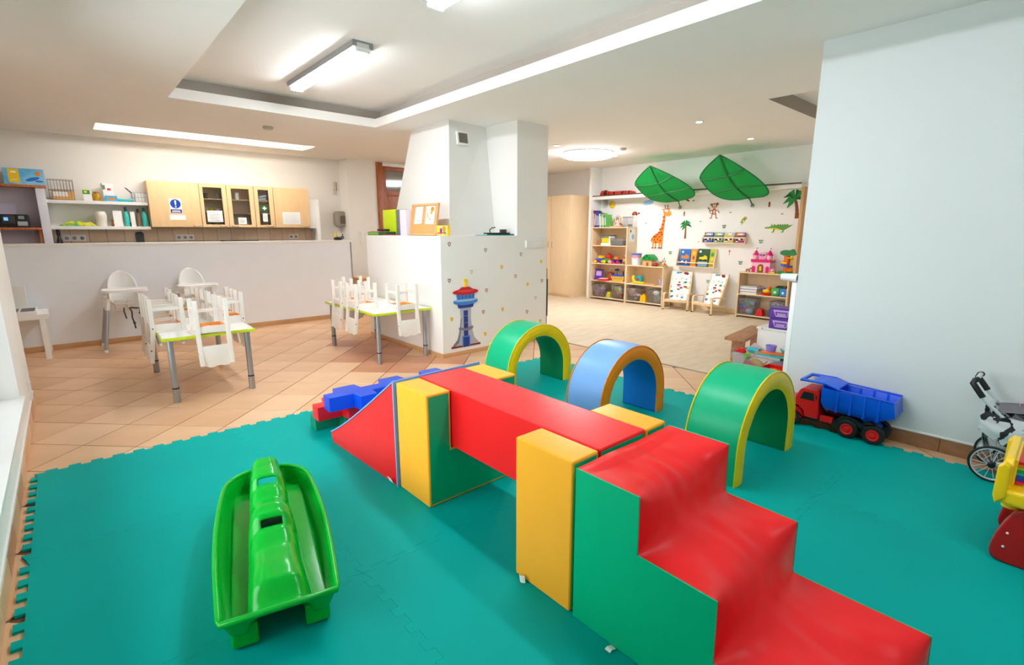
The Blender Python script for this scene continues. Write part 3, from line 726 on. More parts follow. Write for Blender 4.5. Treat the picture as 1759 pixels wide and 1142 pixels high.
g = G(); g.prism([(.6315, .203), (.607, .262), (.609, .264), (.634, .205)], 'x', -.072, .072); g.build('windscreen', BLACK, cabm)
for s_ in (-1, 1):
    g = G(); g.lathe([(.017, 0), (.017, .006), (.012, .009), (.001, .009)], (s_*.06, .782, .13), n=14, ax='y'); g.build('headlamp', WPLAST, cabm)
    g = G(); g.b2(s_*.089, s_*.0905, .49, .498, .22, .25); g.build('air_slot', BLACK, cabm)
g = G(); g.prism([(.655, .09), (.785, .09), (.79, .075), (.655, .075)], 'x', -.1, .1); g.build('bumper', BLACK, t, bev=.004)
# tipper: open tub with ribs and cab roof guard
g = G()
tb = lambda y, k: [(-w*k-.004, y), (w*k+.004, y)]
def loft(rings, mi=0, cap=True):
    R_ = [[g.bm.verts.new(p) for p in r] for r in rings]
    for A, B in zip(R_, R_[1:]):
        n = len(A)
        for i in range(n): j = (i+1) % n; g._f([A[i], A[j], B[j], B[i]], mi)
    if cap: g._f(R_[0][::-1], mi); g._f(R_[-1], mi)
y0, y1 = .02, .46
out = [[(-.075, .13, .152), (.075, .13, .152), (.075, y1-.02, .160), (-.075, y1-.02, .160)],
       [(-.104, .028, .212), (.104, .028, .212), (.104, y1, .215), (-.104, y1, .215)],
       [(-.112, .045, .312), (.112, .045, .312), (.112, y1, .322), (-.112, y1, .322)],
       [(-.105, .048, .312), (.105, .048, .312), (.105, y1-.008, .322), (-.105, y1-.008, .322)],
       [(-.097, .045, .222), (.097, .045, .222), (.097, y1-.01, .225), (-.097, y1-.01, .225)],
       [(-.07, .13, .165), (.07, .13, .165), (.07, y1-.03, .172), (-.07, y1-.03, .172)]]
loft(out)
tub = g.build('tipper', BLUE, t, bev=.003)
for s_ in (-1, 1):
    for y in (.12, .20, .28, .36):
        g = G(); g.prism([(y-.006, .165), (y+.006, .165), (y+.006, .315), (y-.006, .315)], 'x', s_*.098, s_*.114); g.build('rib', BLUE, tub, bev=.002)
    g = G(); g.tube([(s_*.112, .045, .316), (s_*.112, .36, .330), (s_*.112, .44, .355), (s_*.106, .60, .352)], .006, 8); g.build('top_rim', BLUE, tub)
g = G(); g.prism([(.36, .322), (.44, .344), (.50, .346), (.50, .356), (.43, .356), (.36, .336)], 'x', -.112, .112)
g.prism([(.50, .346), (.53, .346), (.53, .356), (.50, .356)], 'x', -.112, .112); g.prism([(.585, .340), (.605, .340), (.605, .356), (.585, .356)], 'x', -.108, .108)
for s_ in (-1, 1): g.prism([(.52, .344), (.60, .342), (.60, .356), (.52, .356)], 'x', s_*.08, s_*.11)
g.build('roof_guard', BLUE, tub, bev=.003)
g = G(); g.b2(-.10, .10, y1-.01, y1, .22, .345); g.build('front_board', BLUE, tub, bev=.003)
g = G(); g.prism([(.11, .10), (.17, .155), (.24, .155), (.17, .10)], 'x', -.05, .05); g.build('hinge_block', BLUE, tub, bev=.003)
# ------------------------------------------------------------ doll stroller
FAB = mat('cow_spot_fabric', (205, 207, 210), rough=.8, rgb2=(36, 36, 38), vs=17, contrast=(.565, .575)); GFAB = mat('grey_fabric', (112, 108, 114), rough=.85, var=.08, vs=30)
SILV = mat('pale_frame_metal', (214, 220, 226), rough=.3, metal=.35)
t = thing('doll_stroller', 'toy doll stroller with spoked wheels and spotted fabric by the right wall', 'stroller', (3.90, .17, 0))
def spoked(x, y, r, n=14):
    g = G(); g.tube([(x, y+r*.94*math.cos(2*PI*k/36), r+.002+r*.94*math.sin(2*PI*k/36)) for k in range(36)], .0075, 8, closed=True); o = g.build('wheel', RUBBER, t)
    g = G(); g.tube([(x, y+r*.87*math.cos(2*PI*k/36), r+.002+r*.87*math.sin(2*PI*k/36)) for k in range(36)], .0055, 8, closed=True); g.build('wheel_rim', SILV, o)
    for k in range(n):
        a = 2*PI*k/n; g = G(); g.cyl((x+(.01 if k % 2 else -.01), y, r+.002), (x, y+r*.86*math.cos(a), r+.002+r*.86*math.sin(a)), .0022, n=6); g.build('spoke', SILV, o)
    g = G(); g.lathe([(.008, -.022), (.018, -.018), (.018, .018), (.008, .022)], (x, y, r+.002), n=14, ax='x'); g.build('wheel_hub', BLACK, o)
for x in (-.12, .13): spoked(x, 0, .104)
for x in (-.10, .11): spoked(x, -.42, .08, 10)
g = G(); g.cyl((-.13, 0, .106), (.14, 0, .106), .006, n=8); g.build('axle', SILV, t)
for x in (-.10, .11):
    g = G(); g.tube([(x, 0, .106), (x, -.2, .16), (x, -.42, .10)], .008, 8); g.build('lower_frame', SILV, t)
    g = G(); g.tube([(x, -.40, .12), (x, -.2, .25), (x, -.02, .37), (x, .06, .44), (x, .115, .50)], .009, 8); g.build('side_frame', SILV, t)
    g = G(); g.tube([(x, .0, .38), (x, -.10, .28), (x, -.16, .17)], .009, 8); g.build('folding_strut', BLACK, t)
    g = G(); g.lathe([(.022, -.014), (.022, .014)], (x, -.02, .365), n=14, ax='x'); g.build('joint', BLACK, t)
    g = G(); g.lathe([(.016, -.012), (.016, .012)], (x, -.14, .215), n=12, ax='x'); g.build('joint', BLACK, t)
    g = G(); g.tube([(x, .09, .475), (x, .122, .52), (x*.96, .142, .548), (x*.9, .135, .565), (x*.75, .125, .57)], .0155, 10); g.build('handle_grip', BLACK, t)
g = G(); g.tube([(-.09, .13, .568), (.1, .13, .568)], .012, 8); g.build('handle_bar', SILV, t)
g = G()
def seatf(u, v):
    x = -.095 + .2*u; y = .03 - .40*v; z = .30 + .10*abs(2*u-1)**3 - .10*math.sin(PI*v*.9) + .015*noise.noise(Vector((u*5, v*6, 2)))
    return (x, y, z)
g.grid(seatf, 14, 18); g.build('seat_sling', FAB, t, smooth=80)
for x in (-.100, .110):
    sg = -1 if x < 0 else 1
    def sf(u, v):
        y = .085 - .46*u; top = .40 - .02*math.sin(PI*u); bot = .20 + .13*(2*u-1)**2*(.7 if u < .5 else 1.0)
        return (x + sg*(.004 + .022*math.sin(PI*v)*math.sin(PI*u)**.5) + .010*noise.noise(Vector((u*5, v*4, x*30))), y + .012*noise.noise(Vector((u*3, v*6, 5))), top + (bot-top)*v)
    g = G(); g.grid(sf, 26, 16); g.build('side_fabric', FAB, t, smooth=80)
g = G(); g.grid(lambda u, v: (-.10+.21*u, .02-.30*v, .405+.03*math.sin(PI*u)+.02*math.sin(PI*v)), 10, 12); g.build('hood', GFAB, t, smooth=80)
g = G(); g.tube([(-.10, .03, .40), (-.06, .045, .425), (0, .05, .435), (.07, .045, .425), (.11, .03, .40)], .011, 8); g.build('hood_piping', FAB, t)
g = G(); g.grid(lambda u, v: (-.09+.19*u, .06-.03*v+.05*math.sin(PI*v)*(.4), .37-.24*v), 10, 10); g.build('rear_fabric', FAB, t, smooth=80)
g = G(); g.prism(ell(0, 0, .02, .02, 5), 'y', 0, .003); o = g.build('pink_star', PINK, t); o.location = (-.01, -.06, .452)
# ------------------------------------------------------------ baby walker
t = thing('baby_walker', 'yellow and red plastic push walker cut by the right edge of the photo', 'toy', (3.03, .0, 0))
def side(x):
    pr = [(.06, .004), (.078, .016), (.086, .035), (.086, .06), (.076, .12), (.056, .18), (.036, .225), (.022, .25), (.005, .262), (-.02, .265), (-.26, .265), (-.28, .255), (-.30, .22), (-.34, .06), (-.34, .03), (-.32, .008), (-.29, .0), (.03, .0)]
    g = G(); g.prism(pr, 'x', x-.028, x+.028); o = g.build('side_panel', mat('crimson_plastic', (190, 4, 14), rough=.25), t, bev=.012, seg=4, smooth=60)
    for y, z in ((.055, .14), (.06, .075)): g = G(); g.ball((x-.029, y-.015, z), .005, 8, 6); g.build('screw_head', WPLAST, o)
for x in (-.15, .19): side(x)
g = G(); g.prism(rrect(-.20, .26, -.30, .10, .05, 6), 'z', .268, .335); g.build('tray', YELLOW, t, bev=.022, seg=5, smooth=60)
g = G(); g.prism([(-.185, .30), (.245, .30), (.225, .44), (.20, .462), (-.15, .462), (-.175, .44)], 'y', .062, .092); bp_ = g.build('back_panel', YELLOW, t, bev=.012, seg=4, smooth=60)
for x in (-.185, .22):
    g = G(); g.prism([(.066, .30), (.098, .264), (.108, .30), (.108, .43), (.09, .452), (.070, .44)], 'x', x-.018, x+.018); g.build('panel_bracket', YELLOW, t, bev=.010, seg=3, smooth=60)
g = G(); g.prism([(-.14, .335), (.20, .335), (.185, .45), (-.125, .45)], 'y', .052, .064); g.build('inner_frame', YELLOW, t, bev=.005)
cols = [RED, ORANGE, LIME, GREENP, TEAL, BLUE, PURPLE, MAGENTA]
for k, m in enumerate(cols):
    g = G(); z = .437 - k*.0125; g.b2(-.115, .175, .036-.002*k, .053, z-.006, z+.006); g.build('coloured_bar', m, t, bev=.003)
g = G(); g.tube([(-.12, .0, .345), (-.09, -.01, .358), (.10, -.03, .358), (.13, -.02, .345)], .017, 10); g.build('telephone_receiver', WPLAST, t)
g = G(); g.ball((.02, .02, .355), (.05, .025, .028)); g.build('roller', ORANGE, t)
g = G(); g.lathe([(.045, 0), (.045, .02), (.02, .03), (.001, .03)], (-.06, .028, .335), n=12); g.build('dial', YELLOW, t)
for x in (-.09, .13): g = G(); g.cyl((x, .05, .225), (x, .05, .28), .03, n=16); g.build('socket', YELLOW, t)
g = G(); g.cyl((-.15, -.1, .06), (.19, -.1, .06), .012, n=10); g.build('axle', GREY, t)
# ------------------------------------------------------------ retractable gate ends
t = thing('gate_post', 'slim white gate post on the near corner of the right wall', 'gate', (4.145, 1.4205, FZ))
g = G(); g.b2(-.03, .03, -.018, .018, 0, 1.03); g.build('post', WPLAST, t, bev=.006)
g = G(); g.tube([(-.02, -.015, 1.065), (-.02, .10, 1.068)], [.034, .026], 14); g.build('roll_cap', WPLAST, t)
g = G(); g.cyl((-.02, -.02, 1.065), (-.02, -.0145, 1.065), .022, n=12); g.build('dark_end', DARK, t)
t = thing('gate_roller', 'grey roller housing of a safety gate beside the chimney column', 'gate', (4.79, 4.79, FZ))
g = G(); g.prism(rrect(-.06, .06, -.05, .05, .03, 4), 'z', .09, .92); g.build('housing', GREY, t, bev=.006)
for x in (-.042, .025): g = G(); g.b2(x, x+.026, -.052, -.048, .28, .78); g.build('slot', DARK, t)
g = G(); g.b2(-.05, -.02, -.053, -.05, .2, .27); g.build('yellow_label', YELLOW, t)
g = G(); g.b2(-.05, .05, -.04, .04, 0, .09); g.build('foot', DARK, t, bev=.004)
g = G(); g.b2(0, .16, 0, .02, .0, .26); o = g.build('wall_box', WPLAST, bev=.006); o.location = (4.72, 5.05, .74); tag(o, 'white flat box on the back of the chimney column, above the grey roller', 'box')
# ------------------------------------------------------------ white cabinet with purple cases, bench, toy box, basket
t = thing('low_cabinet', 'low white cabinet behind the corner of the right wall, purple cases on top', 'cabinet', (5.62, 1.93, FZ))
g = G(); g.b2(-.2, .2, -.32, .25, 0, .40); g.build('body', WHITE, t, bev=.003)
g = G(); g.b2(-.215, .2, -.33, .26, .40, .42); g.build('top_board', WHITE, t, bev=.003)
for y in (-.28, .2): g = G(); g.lathe([(.008, 0), (.008, -.004), (.001, -.005)], (-.215, y, .41), n=10, ax='x'); g.build('screw_cap', GREY, t)
t = thing('storage_case', 'purple plastic case with lilac handle, lower of two on the white cabinet', 'case', (5.50, 1.955, .41))
g = G(); g.b2(-.09, .12, -.115, .118, 0, .098); g.build('shell', PURPLE, t, bev=.012, seg=3)
hp = [(-.085, .088), (.085, .088), (.055, .018), (-.055, .018)]
g = G(); g.prism(hp, 'x', -.098, -.088); hd = g.build('handle_plate', LILAC, t, bev=.004)
g = G(); g.tube([(-.101, -.045, .035), (-.103, -.055, .065), (-.103, .055, .065), (-.101, .045, .035)], .006, 8); g.build('grip', PURPLE, hd)
g = G(); g.b2(-.085, .115, -.11, .113, .098, .108); g.build('lid', PURPLE, t, bev=.004)
dup(t, (5.50, 1.955, .519), 'purple plastic case with lilac handle, upper of two on the white cabinet')
t = thing('low_bench', 'low brown wooden bench on the pale floor behind the white cabinet', 'bench', (5.55, 2.34, FZ+.004), .12)
g = G(); g.b2(-.40, .5, -.10, .11, .275, .31); g.build('seat_plank', mat('brown_pine', (186, 134, 96), rough=.5, rgb2=(160, 108, 72), vs=5, stretch=(1, 8, 8)), t, bev=.006)
for x in (-.26, .4): g = G(); g.b2(x-.02, x+.02, -.06, .07, 0, .275); g.build('leg', MATS['brown_pine'], t, bev=.004)
t = thing('toy_crate', 'clear plastic crate heaped with toys before the white cabinet', 'toy box', (4.98, 1.90, FZ), math.radians(-6))
def crate(t, sx, sy, h, m=CLEAR, rim=WPLAST):
    def wl(k, z): return [(-sx*k, -sy*k, z), (sx*k, -sy*k, z), (sx*k, sy*k, z), (-sx*k, sy*k, z)]
    g = G(); A = [[g.bm.verts.new(p) for p in r] for r in (wl(.86, .006), wl(1, h))]
    g._f(A[0], 0)
    for i in range(4): j = (i+1) % 4; g._f([A[0][i], A[0][j], A[1][j], A[1][i]], 0)
    g.build('crate_wall', m, t, smooth=0)
    g = G(); g.tube([(-sx, -sy, h), (sx, -sy, h), (sx, sy, h), (-sx, sy, h)], .008, 6, closed=True); g.build('rim', m, t)
crate(t, .155, .27, .235)
def lump(name, lab, cat, loc, build, m, rot=(0, 0, 0), grp=None):
    g = G(); build(g); o = g.build(name, m, bev=.004 if not getattr(g, 'nb', 0) else 0, smooth=45); o.location = loc; o.rotation_euler = rot
    return tag(o, lab, cat, grp)
CX, CY = 4.98, 1.90
lump('toy_cup', 'lilac toy cup on top of the clear crate', 'toy', (CX+.02, CY-.03, .235), lambda g: g.lathe([(.036, 0), (.05, .085), (.045, .085), (.033, .006), (.001, .005)], n=18), mat('lavender_plastic', (140, 132, 218), rough=.35))
lump('toy_plate', 'turquoise toy plate leaning at the right of the clear crate', 'toy', (CX+.03, CY-.16, .245), lambda g: g.lathe([(.03, 0), (.075, .02), (.072, .024), (.001, .005)], n=20), TEAL, (.5, .3, 0))
lump('toy_tray', 'flat turquoise toy tray lying across the clear crate', 'toy', (CX-.06, CY-.06, .238), lambda g: g.box((0, 0, 0), (.10, .26, .014)), TEAL, (.03, .04, .1))
lump('toy_board', 'flat orange and brown board lying across the clear crate', 'toy', (CX-.03, CY-.05, .255), lambda g: g.box((0, 0, 0), (.08, .27, .012)), ORANGE, (-.03, -.05, .16))
lump('toy_tub', 'black toy tray at the right end of the clear crate', 'toy', (CX-.02, CY-.215, .222), lambda g: g.box((0, 0, 0), (.2, .09, .03)), BLACK)
lump('toy_ball', 'bright green ball at the front of the clear crate', 'toy', (CX-.11, CY+.13, .205), lambda g: g.ball((0, 0, 0), .034), mat('bright_green', (90, 200, 40), rough=.4))
lump('toy_car', 'red toy car at the left of the clear crate', 'toy', (CX-.09, CY+.21, .225), lambda g: g.prism([(-.05, 0), (.05, 0), (.05, .02), (.025, .024), (.01, .045), (-.03, .045), (-.05, .025)], 'y', -.02, .02), RED, (0, 0, 1.3))
lump('toy_tube', 'turquoise toy tube at the left of the clear crate', 'toy', (CX-.02, CY+.10, .255), lambda g: g.cyl((-.02, -.05, 0), (.0, .06, .0), .026), mat('bright_teal', (40, 185, 205), rough=.4))
lump('toy_envelope', 'pink and white folded card sticking out of the clear crate', 'toy', (CX+.06, CY+.12, .26), lambda g: g.prism([(-.09, -.02), (.09, -.02), (.02, .06)], 'x', -.004, .004), mat('pale_pink_card', (238, 206, 208), rough=.7), (0, -.3, .25))
lump('toy_bread', 'pale yellow toy corn inside the clear crate', 'toy', (CX-.09, CY+.03, .15), lambda g: g.ball((0, 0, 0), (.028, .07, .03)), mat('corn_yellow', (245, 200, 90), rough=.5), (.5, 0, .3))
lump('toy_block', 'pink toy block inside the clear crate', 'toy', (CX-.06, CY+.12, .10), lambda g: g.box((0, 0, 0), (.07, .13, .08)), mat('rose_plastic', (230, 70, 100), rough=.4), (.4, 0, .2))
lump('toy_stick_bundle', 'striped red and white toy bacon inside the clear crate', 'toy', (CX-.115, CY-.06, .13), lambda g: [g.box((0, .03*k, 0), (.012, .014, .10)) for k in (-1, 0, 1)], mat('salmon_plastic', (235, 130, 100), rough=.5), (.5, 0, 0))
lump('toy_pan', 'grey toy pan inside the right end of the clear crate', 'toy', (CX-.06, CY-.16, .12), lambda g: g.box((0, 0, 0), (.12, .14, .12)), mat('grey_toy', (140, 140, 146), rough=.5))
lump('toy_apple', 'yellow green toy pear low in the clear crate', 'toy', (CX-.10, CY+.0, .05), lambda g: g.ball((0, 0, 0), (.035, .04, .04)), LIME)
t = thing('toy_basket', 'red plastic basket with slotted sides between the green arch and the wall', 'basket', (4.66, 1.66, FZ), math.radians(-6))
g = G(); sx, sy, h = .12, .155, .19
g.b2(-sx, sx, -sy, sy, 0, .008)
for s_ in (-1, 1):
    g.b2(s_*sx-.004, s_*sx+.004, -sy, sy, .0, .05); g.b2(s_*sx-.004, s_*sx+.004, -sy, sy, .13, h); g.b2(-sx, sx, s_*sy-.004, s_*sy+.004, 0, .05); g.b2(-sx, sx, s_*sy-.004, s_*sy+.004, .13, h)
    for k in range(8): y = -sy + 2*sy*k/7; g.b2(s_*sx-.004, s_*sx+.004, y-.007, y+.007, .05, .13)
    for k in range(6): x = -sx + 2*sx*k/5; g.b2(x-.007, x+.007, s_*sy-.004, s_*sy+.004, .05, .13)
g.build('basket_wall', RED, t)
g = G(); g.tube([(-sx, -sy, h), (sx, -sy, h+.02), (sx, sy, h), (-sx, sy, h-.01)], .008, 6, closed=True); g.build('rim', RED, t)
for k, (x, y, m, n_) in enumerate(((-.03, .06, YELLOW, 'yellow toy brick inside the red basket, left one'), (-.055, -.035, LIME, 'lime toy brick inside the red basket'), (.04, -.10, YELLOW, 'yellow toy brick inside the red basket, right one'), (.05, .05, ORANGE, 'orange toy brick inside the red basket'))):
    lump('toy_brick', n_, 'toy', (4.66+x, 1.66+y, .10), lambda g: g.box((0, 0, 0), (.07, .06, .14)), m, (.1*k, .15, .4*k))
# outlet column at the far right edge of the right wall
g = G(); g.b2(XR-.012, XR, -.06, .00, .33, .72); o = g.build('wall_panel', WPLAST, bev=.003); tag(o, 'flat white access panel on the right wall above the stroller', 'panel')
# ------------------------------------------------------------ kitchen behind the divider
YF = 9.02
# tiled splashback, pieces on the kitchen wall
wk = bpy.data.objects['wall_kitchen']
ST = [mat('sand_tile_%d' % i, c, rough=.3, rgb2=c2, vs=6) for i, (c, c2) in enumerate((((238, 216, 190), (226, 200, 172)), ((234, 210, 184), (220, 194, 164)), ((242, 222, 198), (230, 206, 178))))]
gb = G(); gb.b2(-.1, 3.5, YK-.006, YK-.001, .90, 1.45); gb.build('splashback_mortar', MORTAR, wk, smooth=0)
tw = .2
for r_ in range(2):
    for c_ in range(18):
        g = G(); x = -.1 + c_*tw; z = 1.05 + r_*tw
        g.b2(-tw/2+.002, tw/2-.002, -.004, .004, -tw/2+.002, tw/2-.002); o = g.build('tile', ST[(c_*5+r_*3) % 3], wk, bev=.0015, seg=1); o.location = (x+tw/2, YK-.009, z+tw/2)
# base units and worktop (behind the divider)
t = thing('base_cabinet', 'kitchen base cabinet and worktop behind the white divider', 'cabinet', (1.7, 9.04, FZ))
g = G(); g.b2(-1.75, 1.58, -.27, .28, .1, .86); g.build('body', MAPLE, t, bev=.003)
g = G(); g.b2(-1.78, 1.58, -.30, .29, .86, .90); g.build('worktop', mat('worktop_stone', (120, 108, 98), rough=.4, var=.15, vs=60), t, bev=.004)
for k in range(6):
    g = G(); g.b2(-1.74+k*.553, -1.74+k*.553+.545, -.288, -.271, .11, .85); d = g.build('door', MAPLE, t, bev=.003)
    g = G(); g.tube([(-1.5+k*.553, -.288, .80), (-1.49+k*.553, -.312, .80), (-1.38+k*.553, -.312, .80), (-1.37+k*.553, -.288, .80)], .005, 6); g.build('handle', CHROME, d)
WT = .90 + FZ
def handle(d, x, z=1.475):
    g = G(); g.tube([(x-.05, YF-.020, z+.012), (x-.04, YF-.036, z+.002), (x, YF-.042, z-.006), (x+.04, YF-.036, z+.002), (x+.05, YF-.020, z+.012)], .0045, 6); g.build('handle', CHROME, d)
def wall_unit(x0, x1, lab, glass, hx, gi=None):
    t = thing('wall_cabinet', lab, 'cabinet', (0, 0, 0)); z0, z1 = 1.46, 2.11; th = .016
    inn = mat('maple_inside', (246, 228, 200), rough=.5)
    if glass:
        g = G(); g.b2(x0, x0+th, YF, YK-.02, z0, z1); g.b2(x1-th, x1, YF, YK-.02, z0, z1); g.b2(x0+th, x1-th, YF, YK-.02, z0, z0+th); g.b2(x0+th, x1-th, YF, YK-.02, z1-th, z1); g.b2(x0+th, x1-th, YK-.03, YK-.02, z0+th, z1-th); g.build('body', inn, t)
        for z in (1.68, 1.885): g = G(); g.b2(x0+th, x1-th, YF+.03, YK-.03, z-.008, z+.008); g.build('shelf', MAPLE, t)
        a0, a1 = gi
        g = G(); 
        g.b2(x0+.002, a0, YF-.02, YF-.001, z0, z1); g.b2(a1, x1-.002, YF-.02, YF-.001, z0, z1); g.b2(a0, a1, YF-.02, YF-.001, z0, 1.50); g.b2(a0, a1, YF-.02, YF-.001, 2.055, z1)
        d = g.build('door', MAPLE, t, bev=.0015, seg=1)
        g = G(); g.b2(a0-.005, a1+.005, YF-.012, YF-.008, 1.495, 2.06); g.build('pane', GLASS, d, smooth=0)
    else:
        g = G(); g.b2(x0, x1, YF, YK-.02, z0, z1); g.build('body', MAPLE, t, bev=.002)
        g = G(); g.b2(x0+.002, x1-.002, YF-.02, YF-.001, z0, z1); d = g.build('door', MAPLE, t, bev=.004)
    handle(d, hx)
    return t
wall_unit(1.01, 1.648, 'closed maple wall cabinet with the blue and white sign', False, 1.57)
wall_unit(1.652, 2.018, 'glazed maple wall cabinet with cups, next to the signed door', True, 1.93, (1.70, 1.955))
wall_unit(2.022, 2.410, 'glazed maple wall cabinet with a single white tumbler', True, 2.10, (2.085, 2.343))
wall_unit(2.414, 2.705, 'narrow glazed maple wall cabinet with the green cross', True, 2.62, (2.474, 2.636))
wall_unit(2.709, 3.28, 'closed maple wall cabinet at the right end of the row', False, 3.20)
t = thing('tall_end_panel', 'white tall panel closing the kitchen row at the right', 'panel', (3.43, 9.18, FZ))
g = G(); g.b2(-.03, .03, -.17, .16, 0, 1.95); g.build('panel', WHITE, t, bev=.003)
g = G(); g.b2(-.145, -.032, -.13, .16, 1.46, 1.95); g.build('narrow_box', WHITE, t, bev=.003)
# flat prints
def decal(name, lab, cat, plane, pos, shapes, group=None, parent=None, th=.0012):
    ms = []; g = G()
    for k, sh in enumerate(shapes):
        kind, m = sh[0], sh[1]
        if m not in ms: ms.append(m)
        mi = ms.index(m); a0, a1 = 0.0, th*(1+k*.6) if k else th
        def P3(pts):
            if plane == 'x': g.prism([(-u, v) for u, v in pts], 'x', -a1, -a0, mi)
            else: g.prism(pts, 'y', -a1, -a0, mi)
        if kind == 'e': P3(ell(sh[2], sh[3], sh[4], sh[5], 20, sh[6] if len(sh) > 6 else 0))
        elif kind == 'p': P3(sh[2])
        elif kind == 'r': P3([(sh[2], sh[4]), (sh[3], sh[4]), (sh[3], sh[5]), (sh[2], sh[5])])
        elif kind == 'l':
            pts, w = sh[2], sh[3]; ws = w if isinstance(w, (list, tuple)) else [w]*len(pts); Lp, Rp = [], []
            for i, p in enumerate(pts):
                a = pts[max(i-1, 0)]; b = pts[min(i+1, len(pts)-1)]; dx, dy = b[0]-a[0], b[1]-a[1]; n = math.hypot(dx, dy) or 1
                Lp.append((p[0]-dy/n*ws[i]/2, p[1]+dx/n*ws[i]/2)); Rp.append((p[0]+dy/n*ws[i]/2, p[1]-dx/n*ws[i]/2))
            P3(Lp + Rp[::-1])
    o = g.build(name, ms, parent, smooth=0); o.location = pos
    if parent is None: tag(o, lab, cat, group)
    return o
def ink(n, c): return mat('print_' + n, c, rough=.55, spec=.3, var=.02)
IB, IW, IK, IN = ink('blue', (0, 60, 170)), ink('white', (248, 248, 248)), ink('black', (20, 20, 22)), ink('navy', (26, 36, 120))
IR, IY, IG, IO, IBR, IGY = ink('red', (215, 40, 40)), ink('yellow', (245, 205, 30)), ink('green', (40, 150, 70)), ink('orange', (236, 130, 30)), ink('brown', (140, 84, 46)), ink('grey', (150, 152, 156))
IDG, ILB, IPK, IMA = ink('dark_green', (30, 100, 50)), ink('light_blue', (150, 196, 232)), ink('pink', (240, 170, 190)), ink('maroon', (130, 40, 60))
YD = YF-.0205
def lines(n, w, dz, m=IGY, x0=0, z0=0): return [('r', m, x0-w/2, x0+w/2*(.9 if i % 2 else .6), z0-i*dz-.002, z0-i*dz+.002) for i in range(n)]
decal('notice_sign', 'white sign with blue exclamation disc and caption bar on the left cabinet door', 'sign', 'y', (1.33, YD, 1.76),
      [('r', IW, -.075, .075, -.11, .11), ('e', IB, 0, .035, .066, .066), ('p', IW, [(-.012, .085), (.012, .085), (.007, .015), (-.007, .015)]), ('e', IW, 0, -.008, .011, .011), ('r', IN, -.07, .07, -.10, -.045), ('r', IW, -.05, .05, -.070, -.060), ('r', IW, -.058, .058, -.088, -.078)])
decal('paper_note', 'small white paper note below the blue sign', 'paper', 'y', (1.34, YD, 1.60), [('r', PAPER, -.10, .10, -.035, .035)])
decal('paper_note', 'white paper sheet on the cabinet glass with the cups', 'paper', 'y', (1.83, YD, 1.625), [('r', PAPER, -.105, .105, -.085, .085)] + lines(6, .15, .022, IGY, 0, .05))
decal('paper_note', 'white card on the glass of the cabinet with the tumbler', 'paper', 'y', (2.21, YD, 1.56), [('r', PAPER, -.06, .06, -.052, .052)] + lines(3, .08, .02, IGY, 0, .02))
decal('first_aid_sign', 'green square first aid sign with a white cross on the narrow cabinet glass', 'sign', 'y', (2.555, YD, 1.767), [('r', IDG, -.046, .046, -.046, .046), ('r', IW, -.03, .03, -.010, .010), ('r', IW, -.010, .010, -.03, .03)])
decal('paper_note', 'narrow white paper under the green first aid sign', 'paper', 'y', (2.556, YD, 1.618), [('r', PAPER, -.036, .036, -.065, .065)] + lines(4, .05, .02, IGY, 0, .04))
decal('paper_note', 'white printed table sheet on the rightmost closed cabinet', 'paper', 'y', (2.975, YD, 1.615), [('r', PAPER, -.145, .145, -.10, .10)] + lines(7, .24, .024, ink('pale_grey', (205, 206, 210)), 0, .07))
# things in the glazed cabinets
def mug(lab, x, y, z, m, r=.04, h=.07, group=None, hand=True, name='cup'):
    if hand:
        t = thing(name, lab, 'cup', (x, y, z), 0, group)
        g = G(); g.lathe([(r*.8, 0), (r, h), (r*.92, h), (r*.75, .006), (.001, .005)], n=18); g.build('bowl', m, t)
        g = G(); g.tube([(r*.95, 0, h*.8), (r*1.5, 0, h*.75), (r*1.5, 0, h*.3), (r*.88, 0, h*.25)], .005, 6); g.build('handle', m, t)
        return t
    g = G(); g.lathe([(r*.75, 0), (r, h), (r*.94, h), (r*.7, .006), (.001, .005)], n=18); o = g.build(name, m); o.location = (x, y, z); return tag(o, lab, 'cup', group)
mug('white mug on the middle shelf, left in the glazed cabinet', 1.735, 9.14, 1.688, WPLAST)
mug('yellow mug on the middle shelf of the glazed cabinet', 1.81, 9.14, 1.688, YELLOW)
mug('wide white mug right of the yellow one in the glazed cabinet', 1.90, 9.14, 1.688, WPLAST, .05, .06)
mug('dark jar on the top shelf of the cup cabinet', 1.76, 9.16, 1.893, mat('smoked_jar', (90, 84, 80), rough=.2), .035, .08, hand=False, name='jar')
mug('clear glass on the top shelf of the cup cabinet', 1.92, 9.16, 1.893, CLEAR, .035, .09, hand=False, name='drinking_glass')
mug('single white tumbler on the top shelf of the second glazed cabinet', 2.19, 9.12, 1.893, WPLAST, .033, .11, hand=False, name='tumbler')
mug('white mug at the bottom of the second glazed cabinet', 2.30, 9.12, 1.477, WPLAST)
mug('pale green bowl at the bottom of the cup cabinet', 1.86, 9.18, 1.477, mat('pale_green_glaze', (190, 200, 170), rough=.3), .06, .05, hand=False, name='bowl')
for k in range(4):
    g = G(); g.box((0, 0, 0), (.12, .16, .012), rx=.1); o = g.build('magazine', [BLUE, PAPER, mat('sky_card', (90, 150, 215)), PAPER][k], bev=.002); o.location = (2.555, 9.15, 1.90+.022*k); o.rotation_euler = (0, -.12*k+.05, .15*k-.2)
    tag(o, ['dark blue booklet at the bottom of the pile in the narrow glazed cabinet', 'white booklet on the dark blue one in the narrow cabinet', 'sky blue booklet in the narrow glazed cabinet', 'white booklet on top of the pile in the narrow cabinet'][k], 'booklet')
g = G(); g.b2(-.07, .07, -.06, .06, 0, .035); o = g.build('red_box', RED, bev=.004); o.location = (2.555, 9.11, 1.477); tag(o, 'red flat box at the bottom of the narrow glazed cabinet', 'box')
